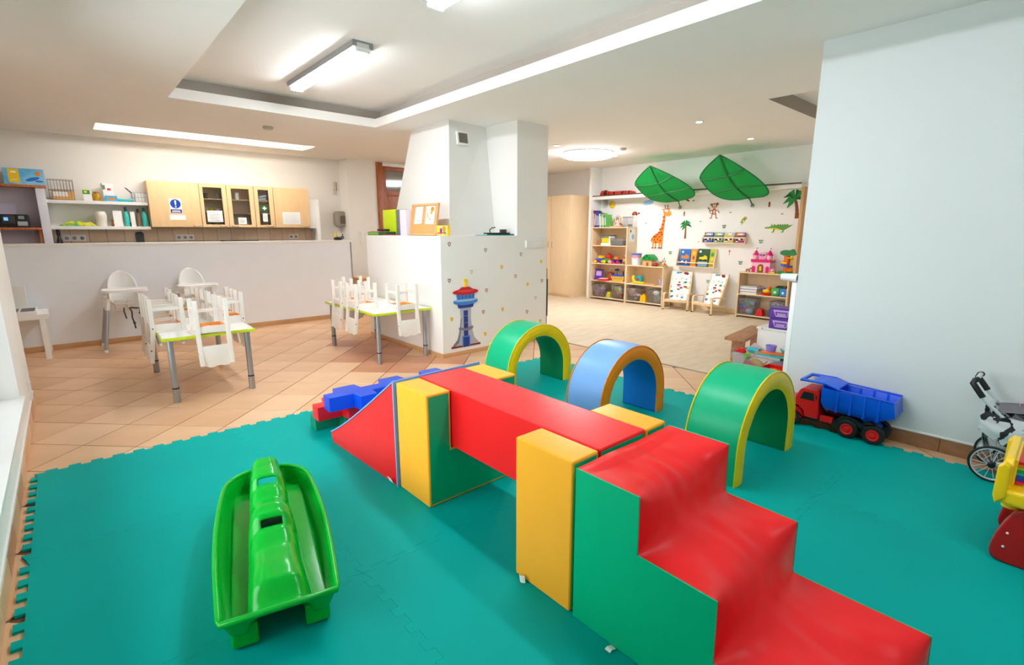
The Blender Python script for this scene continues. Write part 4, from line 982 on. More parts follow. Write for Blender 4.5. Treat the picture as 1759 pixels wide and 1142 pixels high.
# open wall shelves at the left
for z, x0, x1, l in ((1.786, -.085, 1.005, 'upper white wall shelf left of the cabinets'), (1.445, -.085, 1.005, 'lower white wall shelf left of the cabinets')):
    g = G(); g.b2(x0, x1, 9.10, YK, z-.022, z+.022); o = g.build('wall_shelf', WHITE, bev=.003); tag(o, l, 'shelf')
Z1, Z2 = 1.8085, 1.4675
def put_(name, lab, cat, loc, m, fn, bev=.003, rot=(0, 0, 0), group=None, **k):
    g = G(); fn(g); o = g.build(name, m, bev=bev, **k); o.location = loc; o.rotation_euler = rot; return tag(o, lab, cat, group)
def wire_basket(lab, x, y, z, w, d, h, m, name='wire_basket'):
    t = thing(name, lab, 'basket', (x, y, z))
    g = G()
    for zz in (.004, h*.5, h): g.tube([(-w/2, -d/2, zz), (w/2, -d/2, zz), (w/2, d/2, zz), (-w/2, d/2, zz)], .003, 5, closed=True)
    n = max(3, int(w/.03))
    for i in range(n+1):
        xx = -w/2 + w*i/n; g.tube([(xx, -d/2, h), (xx, -d/2, 0), (xx, d/2, 0), (xx, d/2, h)], .0018, 4)
    for i in range(1, 5):
        yy = -d/2 + d*i/5; g.tube([(-w/2, yy, h), (-w/2, yy, 0), (w/2, yy, 0), (w/2, yy, h)], .0018, 4)
    o = g.build('wire_frame', m, t); o['kind'] = 'stuff'
    return t
WB = mat('brown_wire', (92, 80, 72), rough=.5)
t = wire_basket('brown wire basket holding a labelled box, on the upper kitchen shelf', .085, 9.21, Z1, .25, .18, .26, WB)
put_('tea_box', 'orange and white box in the brown wire basket', 'box', (.10, 9.20, Z1+.006), [mat('tan_card', (226, 170, 96)), IW], lambda g: (g.b2(-.11, .11, -.06, .06, 0, .11), g.b2(-.10, .05, -.062, -.0602, .04, .10, 1)), bev=0)
put_('plant_box', 'white and green small carton on the upper kitchen shelf', 'carton', (.345, 9.16, Z1), [PAPER, IG, IY], lambda g: (g.b2(-.045, .045, -.04, .04, 0, .145), g.b2(-.046, .03, -.041, -.04, .085, .14, 1), g.b2(-.03, .0, -.042, -.04, .10, .13, 2)), bev=0)
put_('honey_jar', 'golden jar beside the green and white carton', 'jar', (.44, 9.17, Z1), mat('golden_glass', (170, 128, 20), rough=.2), lambda g: g.lathe([(.04, 0), (.043, .02), (.043, .09), (.034, .105), (.036, .11), (.036, .125), (.001, .125)], n=18), bev=0)
put_('tall_carton', 'white carton with a small round print on the upper kitchen shelf', 'carton', (.575, 9.22, Z1), [PAPER, IR, mat('sage_print', (110, 130, 90))], lambda g: (g.b2(-.06, .06, -.04, .04, 0, .245), g.b2(-.01, .03, -.041, -.04, .15, .18, 1), g.b2(-.06, -.03, -.041, -.04, .16, .22, 2)), bev=0, rot=(0, 0, .12))
put_('blue_carton', 'small blue carton with an orange print before the white carton', 'carton', (.60, 9.145, Z1), [mat('cyan_card', (70, 165, 215)), IO], lambda g: (g.b2(-.065, .065, -.03, .03, 0, .075), g.b2(-.03, .03, -.031, -.03, .015, .05, 1)), bev=0)
put_('teal_tube', 'flat turquoise tube lying on the upper kitchen shelf', 'tube', (.735, 9.14, Z1+.022), TEAL, lambda g: (g.tube([(-.105, 0, 0), (-.09, 0, 0), (.08, 0, -.003), (.105, 0, -.004)], [.012, .021, .018, .014], 12)), bev=0)
t = wire_basket('pale wire basket with two raised handles and bags, on the upper kitchen shelf', .925, 9.20, Z1, .17, .16, .13, mat('pale_wire', (170, 172, 178), rough=.4), 'handled_basket')
for s_ in (-1, 1): g = G(); g.tube([(s_*.085, -.05, .13), (s_*.12-.02, -.04, .19), (s_*.13-.02, .02, .20), (s_*.085, .05, .13)], .004, 6); g.build('handle', DARK, t)
put_('paper_bag', 'white and blue bag in the pale wire basket', 'bag', (.935, 9.20, Z1+.006), [PAPER, ILB], lambda g: (g.b2(-.06, .05, -.05, .05, 0, .12), g.b2(.052, .075, -.05, .05, 0, .11, 1)), bev=.008)
put_('cloth_pile', 'crumpled green and yellow cloth on the lower kitchen shelf', 'cloth', (.20, 9.20, Z2+.002), mat('striped_cloth', (80, 165, 90), rough=.9, rgb2=(225, 210, 50), vs=14, contrast=(.42, .6)), lambda g: g.grid(lambda u, v: ((u-.5)*.42*(1-.2*math.sin(PI*v)), (v-.5)*.2, .085*math.sin(PI*u)**.4*math.sin(PI*v)**.5*(.75+.6*noise.noise(Vector((u*5, v*3, 2))))), 28, 12), bev=0, smooth=80)
put_('white_canister', 'white round canister on the lower kitchen shelf', 'canister', (.455, 9.20, Z2), mat('ivory_glaze', (236, 230, 220), rough=.3), lambda g: g.lathe([(.055, 0), (.062, .01), (.07, .15), (.066, .17), (.055, .20), (.001, .205)], n=22), bev=0)
put_('figurine', 'tiny brown and yellow figurine left of the white card', 'figurine', (.575, 9.19, Z2), ORWOOD, lambda g: (g.lathe([(.014, 0), (.018, .02), (.012, .05), (.01, .055), (.016, .07), (.012, .09), (.001, .095)], n=12)), bev=0)
put_('white_card', 'tall white card left of the first turquoise bottle', 'card', (.64, 9.14, Z2), PAPER, lambda g: g.b2(-.05, .05, -.004, .004, 0, .215), bev=0, rot=(-.10, 0, 0))
put_('white_card', 'narrow white card between the turquoise bottles', 'card', (.812, 9.14, Z2), PAPER, lambda g: g.b2(-.026, .026, -.004, .004, 0, .205), bev=0, rot=(-.1, 0, 0))
TB_ = mat('turquoise_bottle', (70, 200, 190), rough=.25); TC = mat('deep_teal_cap', (10, 110, 115), rough=.3)
def bottle(lab, x, y, z, m, mc, r=.035, h=.25, name='bottle', grp=None):
    t = thing(name, lab, 'bottle', (x, y, z), 0, grp)
    g = G(); g.lathe([(r*.9, 0), (r, .008), (r, h*.45), (r*.85, h*.6), (r*.4, h*.75), (r*.4, h*.8), (.001, h*.8)], n=18); g.build('body', m, t)
    g = G(); g.lathe([(r*.45, h*.78), (r*.5, h*.8), (r*.45, h*.98), (r*.3, h), (.001, h)], n=14); g.build('cap', mc, t)
    return t
bottle('turquoise bottle with dark cap, left one on the lower kitchen shelf', .742, 9.19, Z2, TB_, TC, .036, .27)
bottle('turquoise bottle with dark cap, at the right end of the lower kitchen shelf', .955, 9.18, Z2, TB_, TC, .036, .27)
bottle('slim clear glass bottle with brown content on the lower kitchen shelf', .885, 9.22, Z2, mat('brown_glass', (150, 120, 96), rough=.15), DARK, .03, .25)
put_('black_jar', 'small black jar between the first bottle and the narrow card', 'jar', (.785, 9.22, Z2), BLACK, lambda g: g.lathe([(.025, 0), (.025, .05), (.02, .055), (.001, .055)], n=14), bev=0)
# worktop things seen above the divider
bottle('black bottle on the worktop at the left end of the kitchen', -.02, 9.17, WT, mat('black_glass', (14, 14, 16), rough=.1), BLACK, .045, .58)
put_('cutting_board', 'dark grey board standing on the worktop against the tiles', 'board', (.88, 9.30, WT), DARK, lambda g: g.prism(rrect(-.05, .05, 0, .5, .03), 'y', -.008, .008), rot=(-.05, 0, .1))
put_('hob_grate', 'low black pan support and tap behind the divider, mid row', 'hob', (2.15, 9.05, WT), BLACK, lambda g: (g.b2(-.3, .3, -.2, .2, 0, .05), g.b2(-.28, -.22, -.02, .02, .05, .37), g.b2(-.28, .28, -.02, .02, .34, .365)), bev=.004)
def sockets(x, n, lab, z=1.305):
    t = thing('power_socket', lab, 'socket', (x, YK-.013, z))
    for k in range(n):
        g = G(); g.b2(-.04+k*.081, .04+k*.081, -.012, 0, -.042, .042); p_ = g.build('plate', WPLAST, t, bev=.004)
        g = G(); g.lathe([(.024, 0), (.022, -.003), (.001, -.004)], (k*.081, -.012, 0), n=18, ax='y'); g.build('insert', GREY, p_)
sockets(.06, 3, 'triple white power socket on the tiles behind the black bottle')
sockets(1.37, 3, 'triple white power socket on the tiles under the signed cabinet')
sockets(3.05, 2, 'double white power socket on the tiles under the right cabinet')
# storage unit at the far left
t = thing('shelf_unit', 'white open shelf unit with orange pine boards at the far left', 'shelf unit', (-.55, 9.14, FZ))
UPR = mat('cool_white_board', (226, 228, 240), rough=.5)
for x in (.38, -.9): g = G(); g.b2(x, x+.09, -.06, .18, 0, 1.965); g.build('upright', UPR, t, bev=.003)
g = G(); g.b2(-.9, .47, .17, .185, 0, 1.965); g.build('back_panel', mat('lavender_panel', (206, 202, 216), rough=.7), t)
for z in (1.975, 1.44, .9): g = G(); g.b2(-.95 if z > 1.5 else -.81, .49 if z > 1.5 else .38, -.08, .18, z-.012, z+.018); g.build('shelf', ORWOOD, t, bev=.003)
g = G(); g.b2(.345, .375, -.05, .17, 0.92, 1.428); g.build('support', ORWOOD, t, bev=.003)
put_('nappy_box', 'blue and yellow cardboard box on top of the shelf unit', 'box', (-.235, 9.17, 1.981), [mat('box_blue', (60, 160, 220), rgb2=(150, 210, 240), vs=5), IY, IW, IO, mat('box_deep_blue', (20, 110, 200))],
     lambda g: (g.b2(-.205, .175, -.10, .10, 0, .20), g.b2(-.16, -.06, -.102, -.10, .02, .19, 1), g.b2(-.206, .176, -.101, .101, .198, .204, 2), g.prism(ell(.12, .14, .025, .025), 'y', -.103, -.10, 3), g.prism(ell(.06, .07, .07, .022, 14, .3), 'y', -.1015, -.10, 4), g.prism(ell(.12, .045, .04, .012, 12), 'y', -.1015, -.10, 4), g.b2(-.135, -.085, -.104, -.102, .14, .16, 2), g.b2(-.135, -.085, -.104, -.102, .05, .06, 2)), bev=0)
t = thing('printer', 'black printer on the middle board of the shelf unit', 'printer', (-.44, 9.17, 1.446))
g = G(); g.b2(-.19, .16, -.1, .12, 0, .165); g.build('body', BLACK, t, bev=.012)
g = G(); g.b2(-.09, .03, -.108, -.10, .05, .15); g.build('control_panel', DARK, t, bev=.004)
g = G(); g.b2(-.07, -.03, -.111, -.108, .085, .125); g.build('screen', mat('lit_screen', (110, 170, 240), rough=.3, emis=.6), t)
g = G(); g.b2(.05, .145, -.106, -.10, .02, .075); g.build('tank_window', mat('tank_grey', (176, 178, 184), rough=.2), t, bev=.002)
g = G(); g.b2(.065, .12, -.105, -.10, .105, .145); g.build('badge', GREY, t)
g = G(); g.b2(-.14, .03, .13, .134, .0, .28); o = g.build('paper_stack', mat('lavender_paper', (214, 208, 236), rough=.7)); o.location = (-.42, 9.17, 1.47); o.rotation_euler = (0, 0, 0); tag(o, 'pale lilac paper standing behind the printer', 'paper')
# right end of the kitchen
t = thing('towel_dispenser', 'grey rounded paper towel dispenser on the kitchen wall', 'dispenser', (3.93, YK-.001, 1.62))
g = G(); g.prism(rrect(-.1, .1, -.14, .14, .07, 6), 'y', -.16, 0); g.build('shell', mat('taupe_plastic', (160, 148, 136), rough=.25), t, bev=.02, seg=3)
g = G(); g.prism(rrect(-.03, .085, -.09, .06, .03), 'y', -.163, -.16); g.build('window', mat('brown_window', (106, 92, 84), rough=.15), t)
bottle('yellow soap bottle at the right end of the divider', 3.40, 8.222, 1.2565, mat('soap_yellow', (222, 190, 40), rough=.25), mat('soap_cap', (200, 176, 50), rough=.3), .028, .14)
t = thing('black_kettle', 'small black kettle on the right end of the divider', 'kettle', (3.43, 8.15, 1.2565))
g = G(); g.lathe([(.05, 0), (.068, .012), (.066, .035), (.04, .05), (.001, .052)], (-.03, 0, 0), n=18); g.build('body', BLACK, t)
g = G(); g.tube([(.035, 0, .02), (.05, 0, .05), (.055, 0, .085), (.048, 0, .10)], .008, 8); g.lathe([(.026, -.012), (.026, .012)], (.045, 0, .04), n=14, ax='y'); g.build('handle', BLACK, t)
g = G(); g.lathe([(.012, -.014), (.001, -.0145)], (.045, 0, .04), n=12, ax='y'); g.build('grey_knob', GREY, t)
t = thing('wall_device', 'small cream control box high on the kitchen wall, right of the cabinets', 'switch', (3.90, YK-.001, 2.18))
g = G(); g.b2(-.02, .03, -.03, 0, -.02, .11); g.build('upper_box', mat('cream_plastic', (214, 206, 188), rough=.5), t, bev=.004)
g = G(); g.b2(-.03, .03, -.025, 0, -.12, -.03); g.build('lower_box', MATS['cream_plastic'], t, bev=.004)
g = G(); g.b2(.02, .03, -.032, -.03, -.05, .1); g.build('dark_edge', DARK, t)
t = thing('door_phone', 'white door phone on the hallway wall', 'intercom', (4.21, 8.999, 1.28))
g = G(); g.b2(-.035, .035, -.03, 0, -.11, .11); g.build('base', WPLAST, t, bev=.005)
g = G(); g.b2(-.022, .022, -.055, -.03, -.10, .10); g.build('handset', WPLAST, t, bev=.012)
g = G(); g.tube([(.0, -.03, -.11), (.01, -.03, -.18), (-.005, -.03, -.22), (.012, -.03, -.26), (.0, -.03, -.28)], .006, 6); g.build('cord', WPLAST, t)
t = thing('hall_cabinet', 'low pale wooden chest between the divider and the chimney block', 'cabinet', (3.98, 8.42, FZ))
g = G(); g.b2(-.2, .24, -.2, .25, .05, .60); g.build('body', PINE, t, bev=.004)
g = G(); g.b2(-.22, .26, -.22, .26, .60, .625); g.build('top_board', MAPLE, t, bev=.003)
g = G(); g.b2(-.18, .22, -.18, .22, 0, .05); g.build('plinth', BLACK, t)
for z in (.08, .34): g = G(); g.b2(-.185, .225, -.212, -.2, z, z+.24); d = g.build('drawer', PINE, t, bev=.003); g = G(); g.ball((.02, -.22, z+.12), .012, 10, 6); g.build('knob', CHROME, d)
# ------------------------------------------------------------ on the chimney ledge
ZL = 1.3475
FR = mat('folder_lime', (205, 232, 0), rough=.4)
t = thing('green_tray', 'dark green flat box with a pale green side on the chimney ledge', 'tray', (3.155, 6.18, ZL))
g = G(); g.b2(-.065, .065, -.30, .22, 0, .045); g.build('box', mat('bottle_green', (34, 84, 40), rough=.35), t, bev=.004)
g = G(); g.b2(-.07, -.066, -.08, .22, .005, .04); g.build('pale_side', mat('leaf_green', (120, 170, 60), rough=.4), t)
put_('red_paper', 'red paper on the dark green box', 'paper', (3.155, 6.20, ZL+.046), mat('coral_paper', (240, 90, 90), rough=.6), lambda g: g.box((0, 0, .004), (.11, .26, .006)), bev=0, rot=(0, 0, .08))
put_('glasses_case', 'black case on the red paper', 'case', (3.16, 6.10, ZL+.055), BLACK, lambda g: g.box((0, 0, .012), (.06, .20, .024)), rot=(0, 0, .1))
put_('pink_sheet', 'bright pink sheet in front of the folders', 'paper', (3.13, 5.86, ZL), mat('hot_pink_paper', (250, 70, 110), rough=.6), lambda g: g.box((0, 0, .004), (.08, .24, .006)), bev=0)
def binder(lab, y, m, tk=.07, h=.325, n=2):
    t = thing('ring_binder', lab, 'binder', (3.30, y, ZL))
    g = G(); g.b2(-.12, .12, -.004, .004, 0, h); g.build('cover', m, t)
    return t
t = thing('ring_binder', 'lime yellow ring binder standing on the chimney ledge', 'binder', (3.255, 6.07, ZL))
g = G(); g.b2(-.02, .02, -.17, .17, 0, .325); g.build('cover', FR, t, bev=.003)
for z in (.08, .2): g = G(); g.lathe([(.009, 0), (.009, -.002), (.001, -.002)], (-.02, .13, z), n=12, ax='x'); g.build('rivet', CHROME, t)
t = thing('ring_binder', 'grey ring binder between the lime binder and the white file', 'binder', (3.26, 5.79, ZL))
g = G(); g.b2(-.02, .02, -.105, .105, 0, .32); g.build('cover', mat('folder_grey', (118, 120, 124), rough=.5), t, bev=.003)
for z in (.08, .2): g = G(); g.lathe([(.009, 0), (.009, -.002), (.001, -.002)], (-.02, .08, z), n=12, ax='x'); g.build('rivet', CHROME, t)
t = thing('magazine_file', 'white magazine file with papers beside the corkboard', 'file', (3.27, 5.60, ZL))
g = G(); g.b2(-.1, .1, -.075, -.068, 0, .31); g.b2(-.1, .1, .068, .075, 0, .31); g.b2(-.1, .1, -.068, .068, 0, .006); g.b2(-.1, -.094, -.068, .068, .006, .31); g.build('shell', mat('lilac_white', (226, 224, 240), rough=.4), t)
for k in range(4): g = G(); g.b2(-.09, .09, -.05+k*.028, -.044+k*.028, .006, .30+.006*(k % 2)); g.build('paper_sheet', PAPER, t)
t = thing('cork_board', 'wood framed corkboard with two drawings leaning on the chimney hood', 'board', (3.20, 5.22, ZL+.003)); t.rotation_euler = (0, .16, 0)
CORK = mat('cork', (222, 158, 96), rough=.9, var=.12, vs=80)
g = G(); g.b2(0, .012, -.27, .27, .02, .35); g.build('cork_panel', CORK, t)
g = G(); g.b2(-.008, .016, -.29, .29, 0, .022); g.b2(-.008, .016, -.29, .29, .348, .37); g.b2(-.008, .016, -.29, -.268, .022, .348); g.b2(-.008, .016, .268, .29, .022, .348); g.build('frame', PINE, t, bev=.002)
def sheet(y, shapes, nm): return decal(nm, '', '', 'x', (-.0005, y, .235), shapes, parent=t)
sheet(.125, [('p', PAPER, [(-.08, -.10), (.085, -.095), (.09, .105), (-.075, .10)]), ('l', IGY, [(-.04, .04), (-.02, -.02), (.0, .05)], .006), ('l', ILB, [(.02, -.04), (.05, .0), (.03, .04)], .006), ('l', IGY, [(-.03, -.06), (.02, -.055)], .006), ('e', IG, .04, -.065, .008, .006)], 'pencil_drawing')
sheet(-.125, [('p', PAPER, [(-.09, -.10), (.10, -.105), (.10, .10), (-.09, .105)]), ('e', IO, .045, .065, .035, .03), ('e', ink('amber', (225, 165, 40)), .03, .03, .02, .025), ('l', ink('amber', (225, 165, 40)), [(-.05, .03), (-.045, -.03)], .015), ('e', IY, -.03, -.02, .014, .012), ('l', IO, [(.0, -.05), (.03, -.045)], .01)], 'painted_drawing')
t = thing('picture_box', 'small yellow picture box at the corner of the chimney ledge', 'box', (3.25, 4.85, ZL)); t.rotation_euler = (0, .0, .15)
g = G(); g.b2(-.02, .02, -.095, .095, 0, .115); g.build('box', IY, t, bev=.003)
decal('printed_face', '', '', 'x', (-.0205, 0, .058), [('r', ink('peach', (240, 200, 140)), -.088, .088, -.05, .05), ('e', IY, -.05, .015, .03, .03), ('e', PURPLE, -.01, -.005, .018, .035), ('e', IO, .04, .02, .028, .03), ('l', IR, [(-.07, -.03), (0, -.02), (.07, -.035)], .012), ('e', IG, .05, -.02, .018, .014)], parent=t)
put_('teal_folder', 'flat teal folder on the right chimney ledge', 'folder', (3.97, 4.78, ZL), [TEAL, BLACK], lambda g: (g.b2(-.24, .22, -.09, .10, 0, .008), g.b2(-.06, .23, -.085, .10, .009, .018, 1)), bev=0)
t = thing('tape_dispenser', 'black tape dispenser with a hooked arm on the teal folder', 'dispenser', (3.97, 4.78, ZL+.0185))
g = G(); g.b2(-.17, .20, -.03, .03, 0, .016); g.build('base', BLACK, t, bev=.004)
g = G(); g.tube([(-.09, 0, .012), (-.10, 0, .045), (-.07, 0, .07), (-.01, 0, .078)], .006, 8); g.build('hook', BLACK, t)
g = G(); g.b2(.08, .15, -.028, .028, .015, .055); g.build('holder_block', DARK, t, bev=.004)
t = thing('air_vent', 'small square grey vent grille on the chimney hood', 'vent', (3.745, 5.118, 2.485)); t.rotation_euler = (-.13, 0, -.03)
g = G(); g.b2(-.085, .085, -.008, .02, -.075, .075); g.build('frame', WPLAST, t, bev=.003)
VG_ = mat('vent_grey', (124, 118, 104), rough=.6)
g = G(); g.b2(-.062, .062, -.0095, -.0075, -.056, .056); g.build('backing', mat('vent_dark', (96, 90, 80), rough=.7), t)
for k in range(7): g = G(); g.b2(-.062, .062, -.014, -.008, -.054+k*.017, -.044+k*.017); g.build('slat', VG_, t)
t = thing('thermostat', 'white flat control unit on the chimney column', 'switch', (4.475, 4.64, 1.24))
g = G(); g.b2(-.15, .15, -.03, 0, -.045, .045); g.build('housing', mat('unit_plastic', (228, 228, 224), rough=.4), t, bev=.006)
g = G(); g.b2(-.13, .10, -.032, -.03, -.01, .03); g.build('cover', mat('pale_cover', (236, 235, 232), rough=.5), t, bev=.002)
# ------------------------------------------------------------ far room: wardrobe, shelves, toys
t = thing('wardrobe', 'tall pale birch wardrobe with two doors at the end of the far room', 'wardrobe', (8.32, 7.78, FZ))
g = G(); g.b2(-.30, .32, -.57, .9, .07, 2.15); g.build('body', BIRCH, t, bev=.003)
g = G(); g.b2(-.28, .32, -.56, .88, 0, .07); g.build('plinth', BIRCHH, t)
for y0, y1, hy in ((-.568, -.02, -.07), (-.012, .50, .04), (.508, .9, .86)):
    g = G(); g.b2(-.322, -.302, y0, y1, .075, 2.145); d = g.build('door', BIRCH, t, bev=.002)
    g = G(); g.tube([(-.322, hy, 1.06), (-.345, hy, 1.075), (-.345, hy, 1.175), (-.322, hy, 1.19)], .006, 6); g.build('handle', CHROME, d)
SXF, SXB = 8.31, 8.635
def shelf(lab, y0, y1, h, zs, loc=None):
    t = thing('open_shelf', lab, 'shelf unit', ((SXF+SXB)/2, (y0+y1)/2, FZ)); d = (SXB-SXF)/2; w_ = (y1-y0)/2; k = .018
    for s_ in (-1, 1): g = G(); g.b2(-d, d, s_*w_-(k if s_ > 0 else 0), s_*w_+(k if s_ < 0 else 0), 0, h-k); g.build('side_panel', BIRCH, t, bev=.0015, seg=1)
    g = G(); g.b2(d-.008, d, -w_+k, w_-k, .03, h-k); g.build('back_panel', BIRCH, t)
    for z in zs: g = G(); g.b2(-d+.002, d-.008, -w_+k, w_-k, z-k, z); g.build('shelf', BIRCHH, t, bev=.0015, seg=1)
    g = G(); g.b2(-d, d, -w_, w_, h-k, h); g.build('top_board', BIRCHH, t, bev=.0015, seg=1)
    return t
shelf('tall open birch shelf unit filled with toys beside the wardrobe', 5.985, 6.88, 1.49, (.055, .405, .76, 1.125))
shelf('low open birch shelf unit with the toy house on top', 5.14, 5.98, .755, (.055, .395))
shelf('low open birch shelf unit with the pink castle on top', 2.95, 3.735, .755, (.055, .40))
ZA = [.055+FZ, .405+FZ, .76+FZ, 1.125+FZ, 1.49+FZ]; ZB = [.055+FZ, .395+FZ, .755+FZ]; ZCS = [.055+FZ, .40+FZ, .755+FZ]
XS = 8.42
e_ = .0015
# niche shelf with the toy snake
g = G(); g.b2(8.37, XB-.001, 2.942, 6.93, 2.035, 2.10); o = g.build('niche_shelf', WHITE, bev=.003); tag(o, 'long white wall shelf high in the niche above the animal stickers', 'shelf')
g = G(); g.b2(8.362, 8.372, 2.942, 6.93, 2.095, 2.115); g.build('dark_edge', mat('dark_brown_edge', (84, 52, 40), rough=.5), o).parent = o
for y in (6.75,): g = G(); g.b2(8.50, 8.62, y-.02, y+.02, 1.93, 2.033); g.build('bracket', GREY, o)
put_('plush_snake', 'red and orange striped plush snake lying on the high niche shelf', 'plush toy', (8.50, 6.40, 2.10), mat('snake_stripes', (200, 50, 30), rough=.9, rgb2=(60, 24, 20), vs=8, stretch=(1, 3, 1), contrast=(.48, .54)), lambda g: g.tube([(.0, .42, .04), (-.02, .36, .06), (-.01, .30, .065), (.02, .22, .05), (.0, .1, .045), (-.02, 0, .045), (.0, -.15, .045), (.02, -.3, .045), (0, -.42, .04)], [.025, .055, .062, .046, .044, .044, .044, .04, .02], 12), bev=0, smooth=80)
# top of tall shelf: books, bead maze, clear tub
bks = [((150, 40, 60), .34), ((70, 40, 110), .33), ((40, 60, 150), .30), ((24, 70, 170), .29), ((210, 215, 225), .27), ((50, 150, 70), .28), ((225, 205, 60), .26), ((30, 120, 190), .25), ((90, 180, 80), .25)]
bl = ['dark red', 'dark violet', 'navy blue', 'bright blue', 'pale grey', 'green', 'yellow', 'sky blue', 'light green']
y = 6.86
for k, (c, h) in enumerate(bks):
    y -= .036
    put_('picture_book', bl[k] + ' tall book leaning in the row on top of the tall shelf', 'book', (XS, y, ZA[4]+e_), [mat('cover_%d' % k, c, rough=.4), PAPER], lambda g: (g.b2(-.09, .11, -.013, .013, 0, h), g.b2(-.0905, .09, -.011, .011, .004, h-.004, 1) if 0 else g.b2(-.092, -.0895, -.006, .006, .04, h-.06, 1)), bev=0, rot=(-.10, 0, 0), group='books on the tall shelf')
def beadmaze(lab, y, z, s=1.0, cols=(RED, YELLOW, BLUE, GREENP)):
    t = thing('bead_maze', lab, 'toy', (XS, y, z+e_))
    g = G(); g.b2(-.07*s, .07*s, -.14*s, .14*s, 0, .022*s); g.build('base', PINE if s == 1.0 else LIME, t, bev=.004)
    rails = [[(-.03, -.12), (-.12+.24*k/10) ] for k in range(0)]
    for j, (xx, hh, ph) in enumerate(((-.04, .22, 0), (0, .26, 1), (.04, .2, 2))):
        pts = [(xx*s, (-.12+.24*k/12)*s, (.02 + hh*abs(math.sin(PI*k/12))*(.72+.28*math.cos(k*1.3+ph)))*s) for k in range(13)]
        g = G(); g.tube(pts, .004*s, 6); g.build('wire', [DARK, STEEL, GREY][j], t)
        for b in range(4): g = G(); g.ball(pts[1+b*3 if b < 4 else 11], .019*s, 10, 7); g.build('bead', cols[(b+j) % 4], t)
    return t
beadmaze('wooden bead maze with looped wires on top of the tall shelf', 6.31, ZA[4], 1.0, (RED, ORANGE, WPLAST, YELLOW))
t = thing('clear_tub', 'small clear plastic tub with a lid at the right end of the tall shelf top', 'box', (XS, 6.06, ZA[4]+e_))
crate(t, .09, .065, .19)
g = G(); g.b2(-.07, .07, -.05, .05, .01, .05); g.build('grey_content', GREY, t, bev=.004)
# second board of the tall shelf
t = thing('clear_box', 'clear lidded box on the top compartment of the tall shelf', 'box', (8.47, 6.27, ZA[3]+e_)); crate(t, .12, .16, .14); g = G(); g.b2(-.09, .09, -.13, .13, .01, .1); g.build('grey_content', GREY, t, bev=.005)
t = thing('clear_box', 'clear flat box at the back of the top compartment of the tall shelf', 'box', (8.53, 6.62, ZA[3]+e_)); crate(t, .08, .15, .20); g = G(); g.b2(-.06, .06, -.12, .12, .01, .06); g.build('pale_content', PAPER, t, bev=.005)
put_('game_box', 'lime and yellow game box in the top compartment of the tall shelf', 'box', (8.40, 6.55, ZA[3]+.05), [mat('lime_card', (196, 210, 40), rough=.5), IY], lambda g: (g.b2(-.05, .05, -.09, .09, 0, .10), g.b2(-.051, -.05, -.06, .06, .03, .08, 1)), bev=0)
put_('card_box', 'white card box under the lime game box', 'box', (8.40, 6.56, ZA[3]+e_), PAPER, lambda g: g.b2(-.055, .06, -.10, .10, 0, .047), bev=.002)
put_('brown_box', 'small brown box at the left of the lime game box', 'box', (8.42, 6.74, ZA[3]+e_), mat('brown_card', (170, 112, 66), rough=.7), lambda g: (g.b2(-.05, .05, -.06, .06, 0, .05), g.b2(-.045, .045, -.05, .05, .052, .10)), bev=.002)
put_('white_file', 'white upright folder between the lime box and the clear box', 'folder', (8.41, 6.44, ZA[3]+e_), PAPER, lambda g: g.b2(-.07, .1, -.009, .009, 0, .18), bev=.002)
# third board: toy vehicles
def toycar(lab, y, z, body, roof, s=1.0, x=8.40, rz=0, wm=BLACK, name='toy_car'):
    t = thing(name, lab, 'toy', (x, y, z+e_), rz)
    g = G(); g.prism([(-.09*s, .025*s), (.09*s, .025*s), (.095*s, .06*s), (.05*s, .075*s), (-.09*s, .075*s)], 'x', -.045*s, .045*s); g.build('body', body, t, bev=.006*s)
    g = G(); g.prism([(-.05*s, .076*s), (.035*s, .076*s), (.02*s, .12*s), (-.04*s, .12*s)], 'x', -.038*s, .038*s); g.build('cabin', roof, t, bev=.006*s)
    for yy in (-.055*s, .055*s):
        for sx_ in (-1, 1): g = G(); g.lathe([(.01*s, -.010*s), (.028*s, -.008*s), (.028*s, .008*s), (.01*s, .010*s)], (sx_*.048*s, yy, .028*s), n=14, ax='x'); g.build('wheel', wm, t)
    return t
toycar('large yellow and orange toy truck, left on the middle board of the tall shelf', 6.70, ZA[2], BLUE, YELLOW, 1.25, 8.42, 0, RED)
toycar('green toy truck in the middle of the toy vehicles on the tall shelf', 6.50, ZA[2], GREENP, RED, 1.2, 8.42, 0, YELLOW)
toycar('navy toy boat car at the right of the toy vehicles on the tall shelf', 6.29, ZA[2], mat('navy_plastic', (20, 40, 120), rough=.3), ORANGE, 1.15, 8.42, 0, MAGENTA)
put_('toy_arch', 'orange and red toy dome behind the toy vehicles', 'toy', (8.555, 6.60, ZA[2]+e_), mat('orange_red_plastic', (215, 90, 30), rough=.35), lambda g: g.lathe([(.065, 0), (.065, .12), (.05, .175), (.02, .20), (.001, .205)], n=20), bev=0)
t = thing('ring_stacker', 'colourful ring stacker at the right end of the middle board', 'toy', (8.42, 6.08, ZA[2]+e_))
for k, m in enumerate((RED, GREENP, YELLOW, ORANGE, RED)):
    g = G(); r = .055-.007*k; z = .018+.03*k; g.tube([(r*.7*math.cos(2*PI*i/16), r*.7*math.sin(2*PI*i/16), z) for i in range(16)], .0155, 8, closed=True); g.build('ring', m, t)
g = G(); g.cyl((0, 0, .0), (0, 0, .17), .012, n=10); g.build('peg', WPLAST, t)
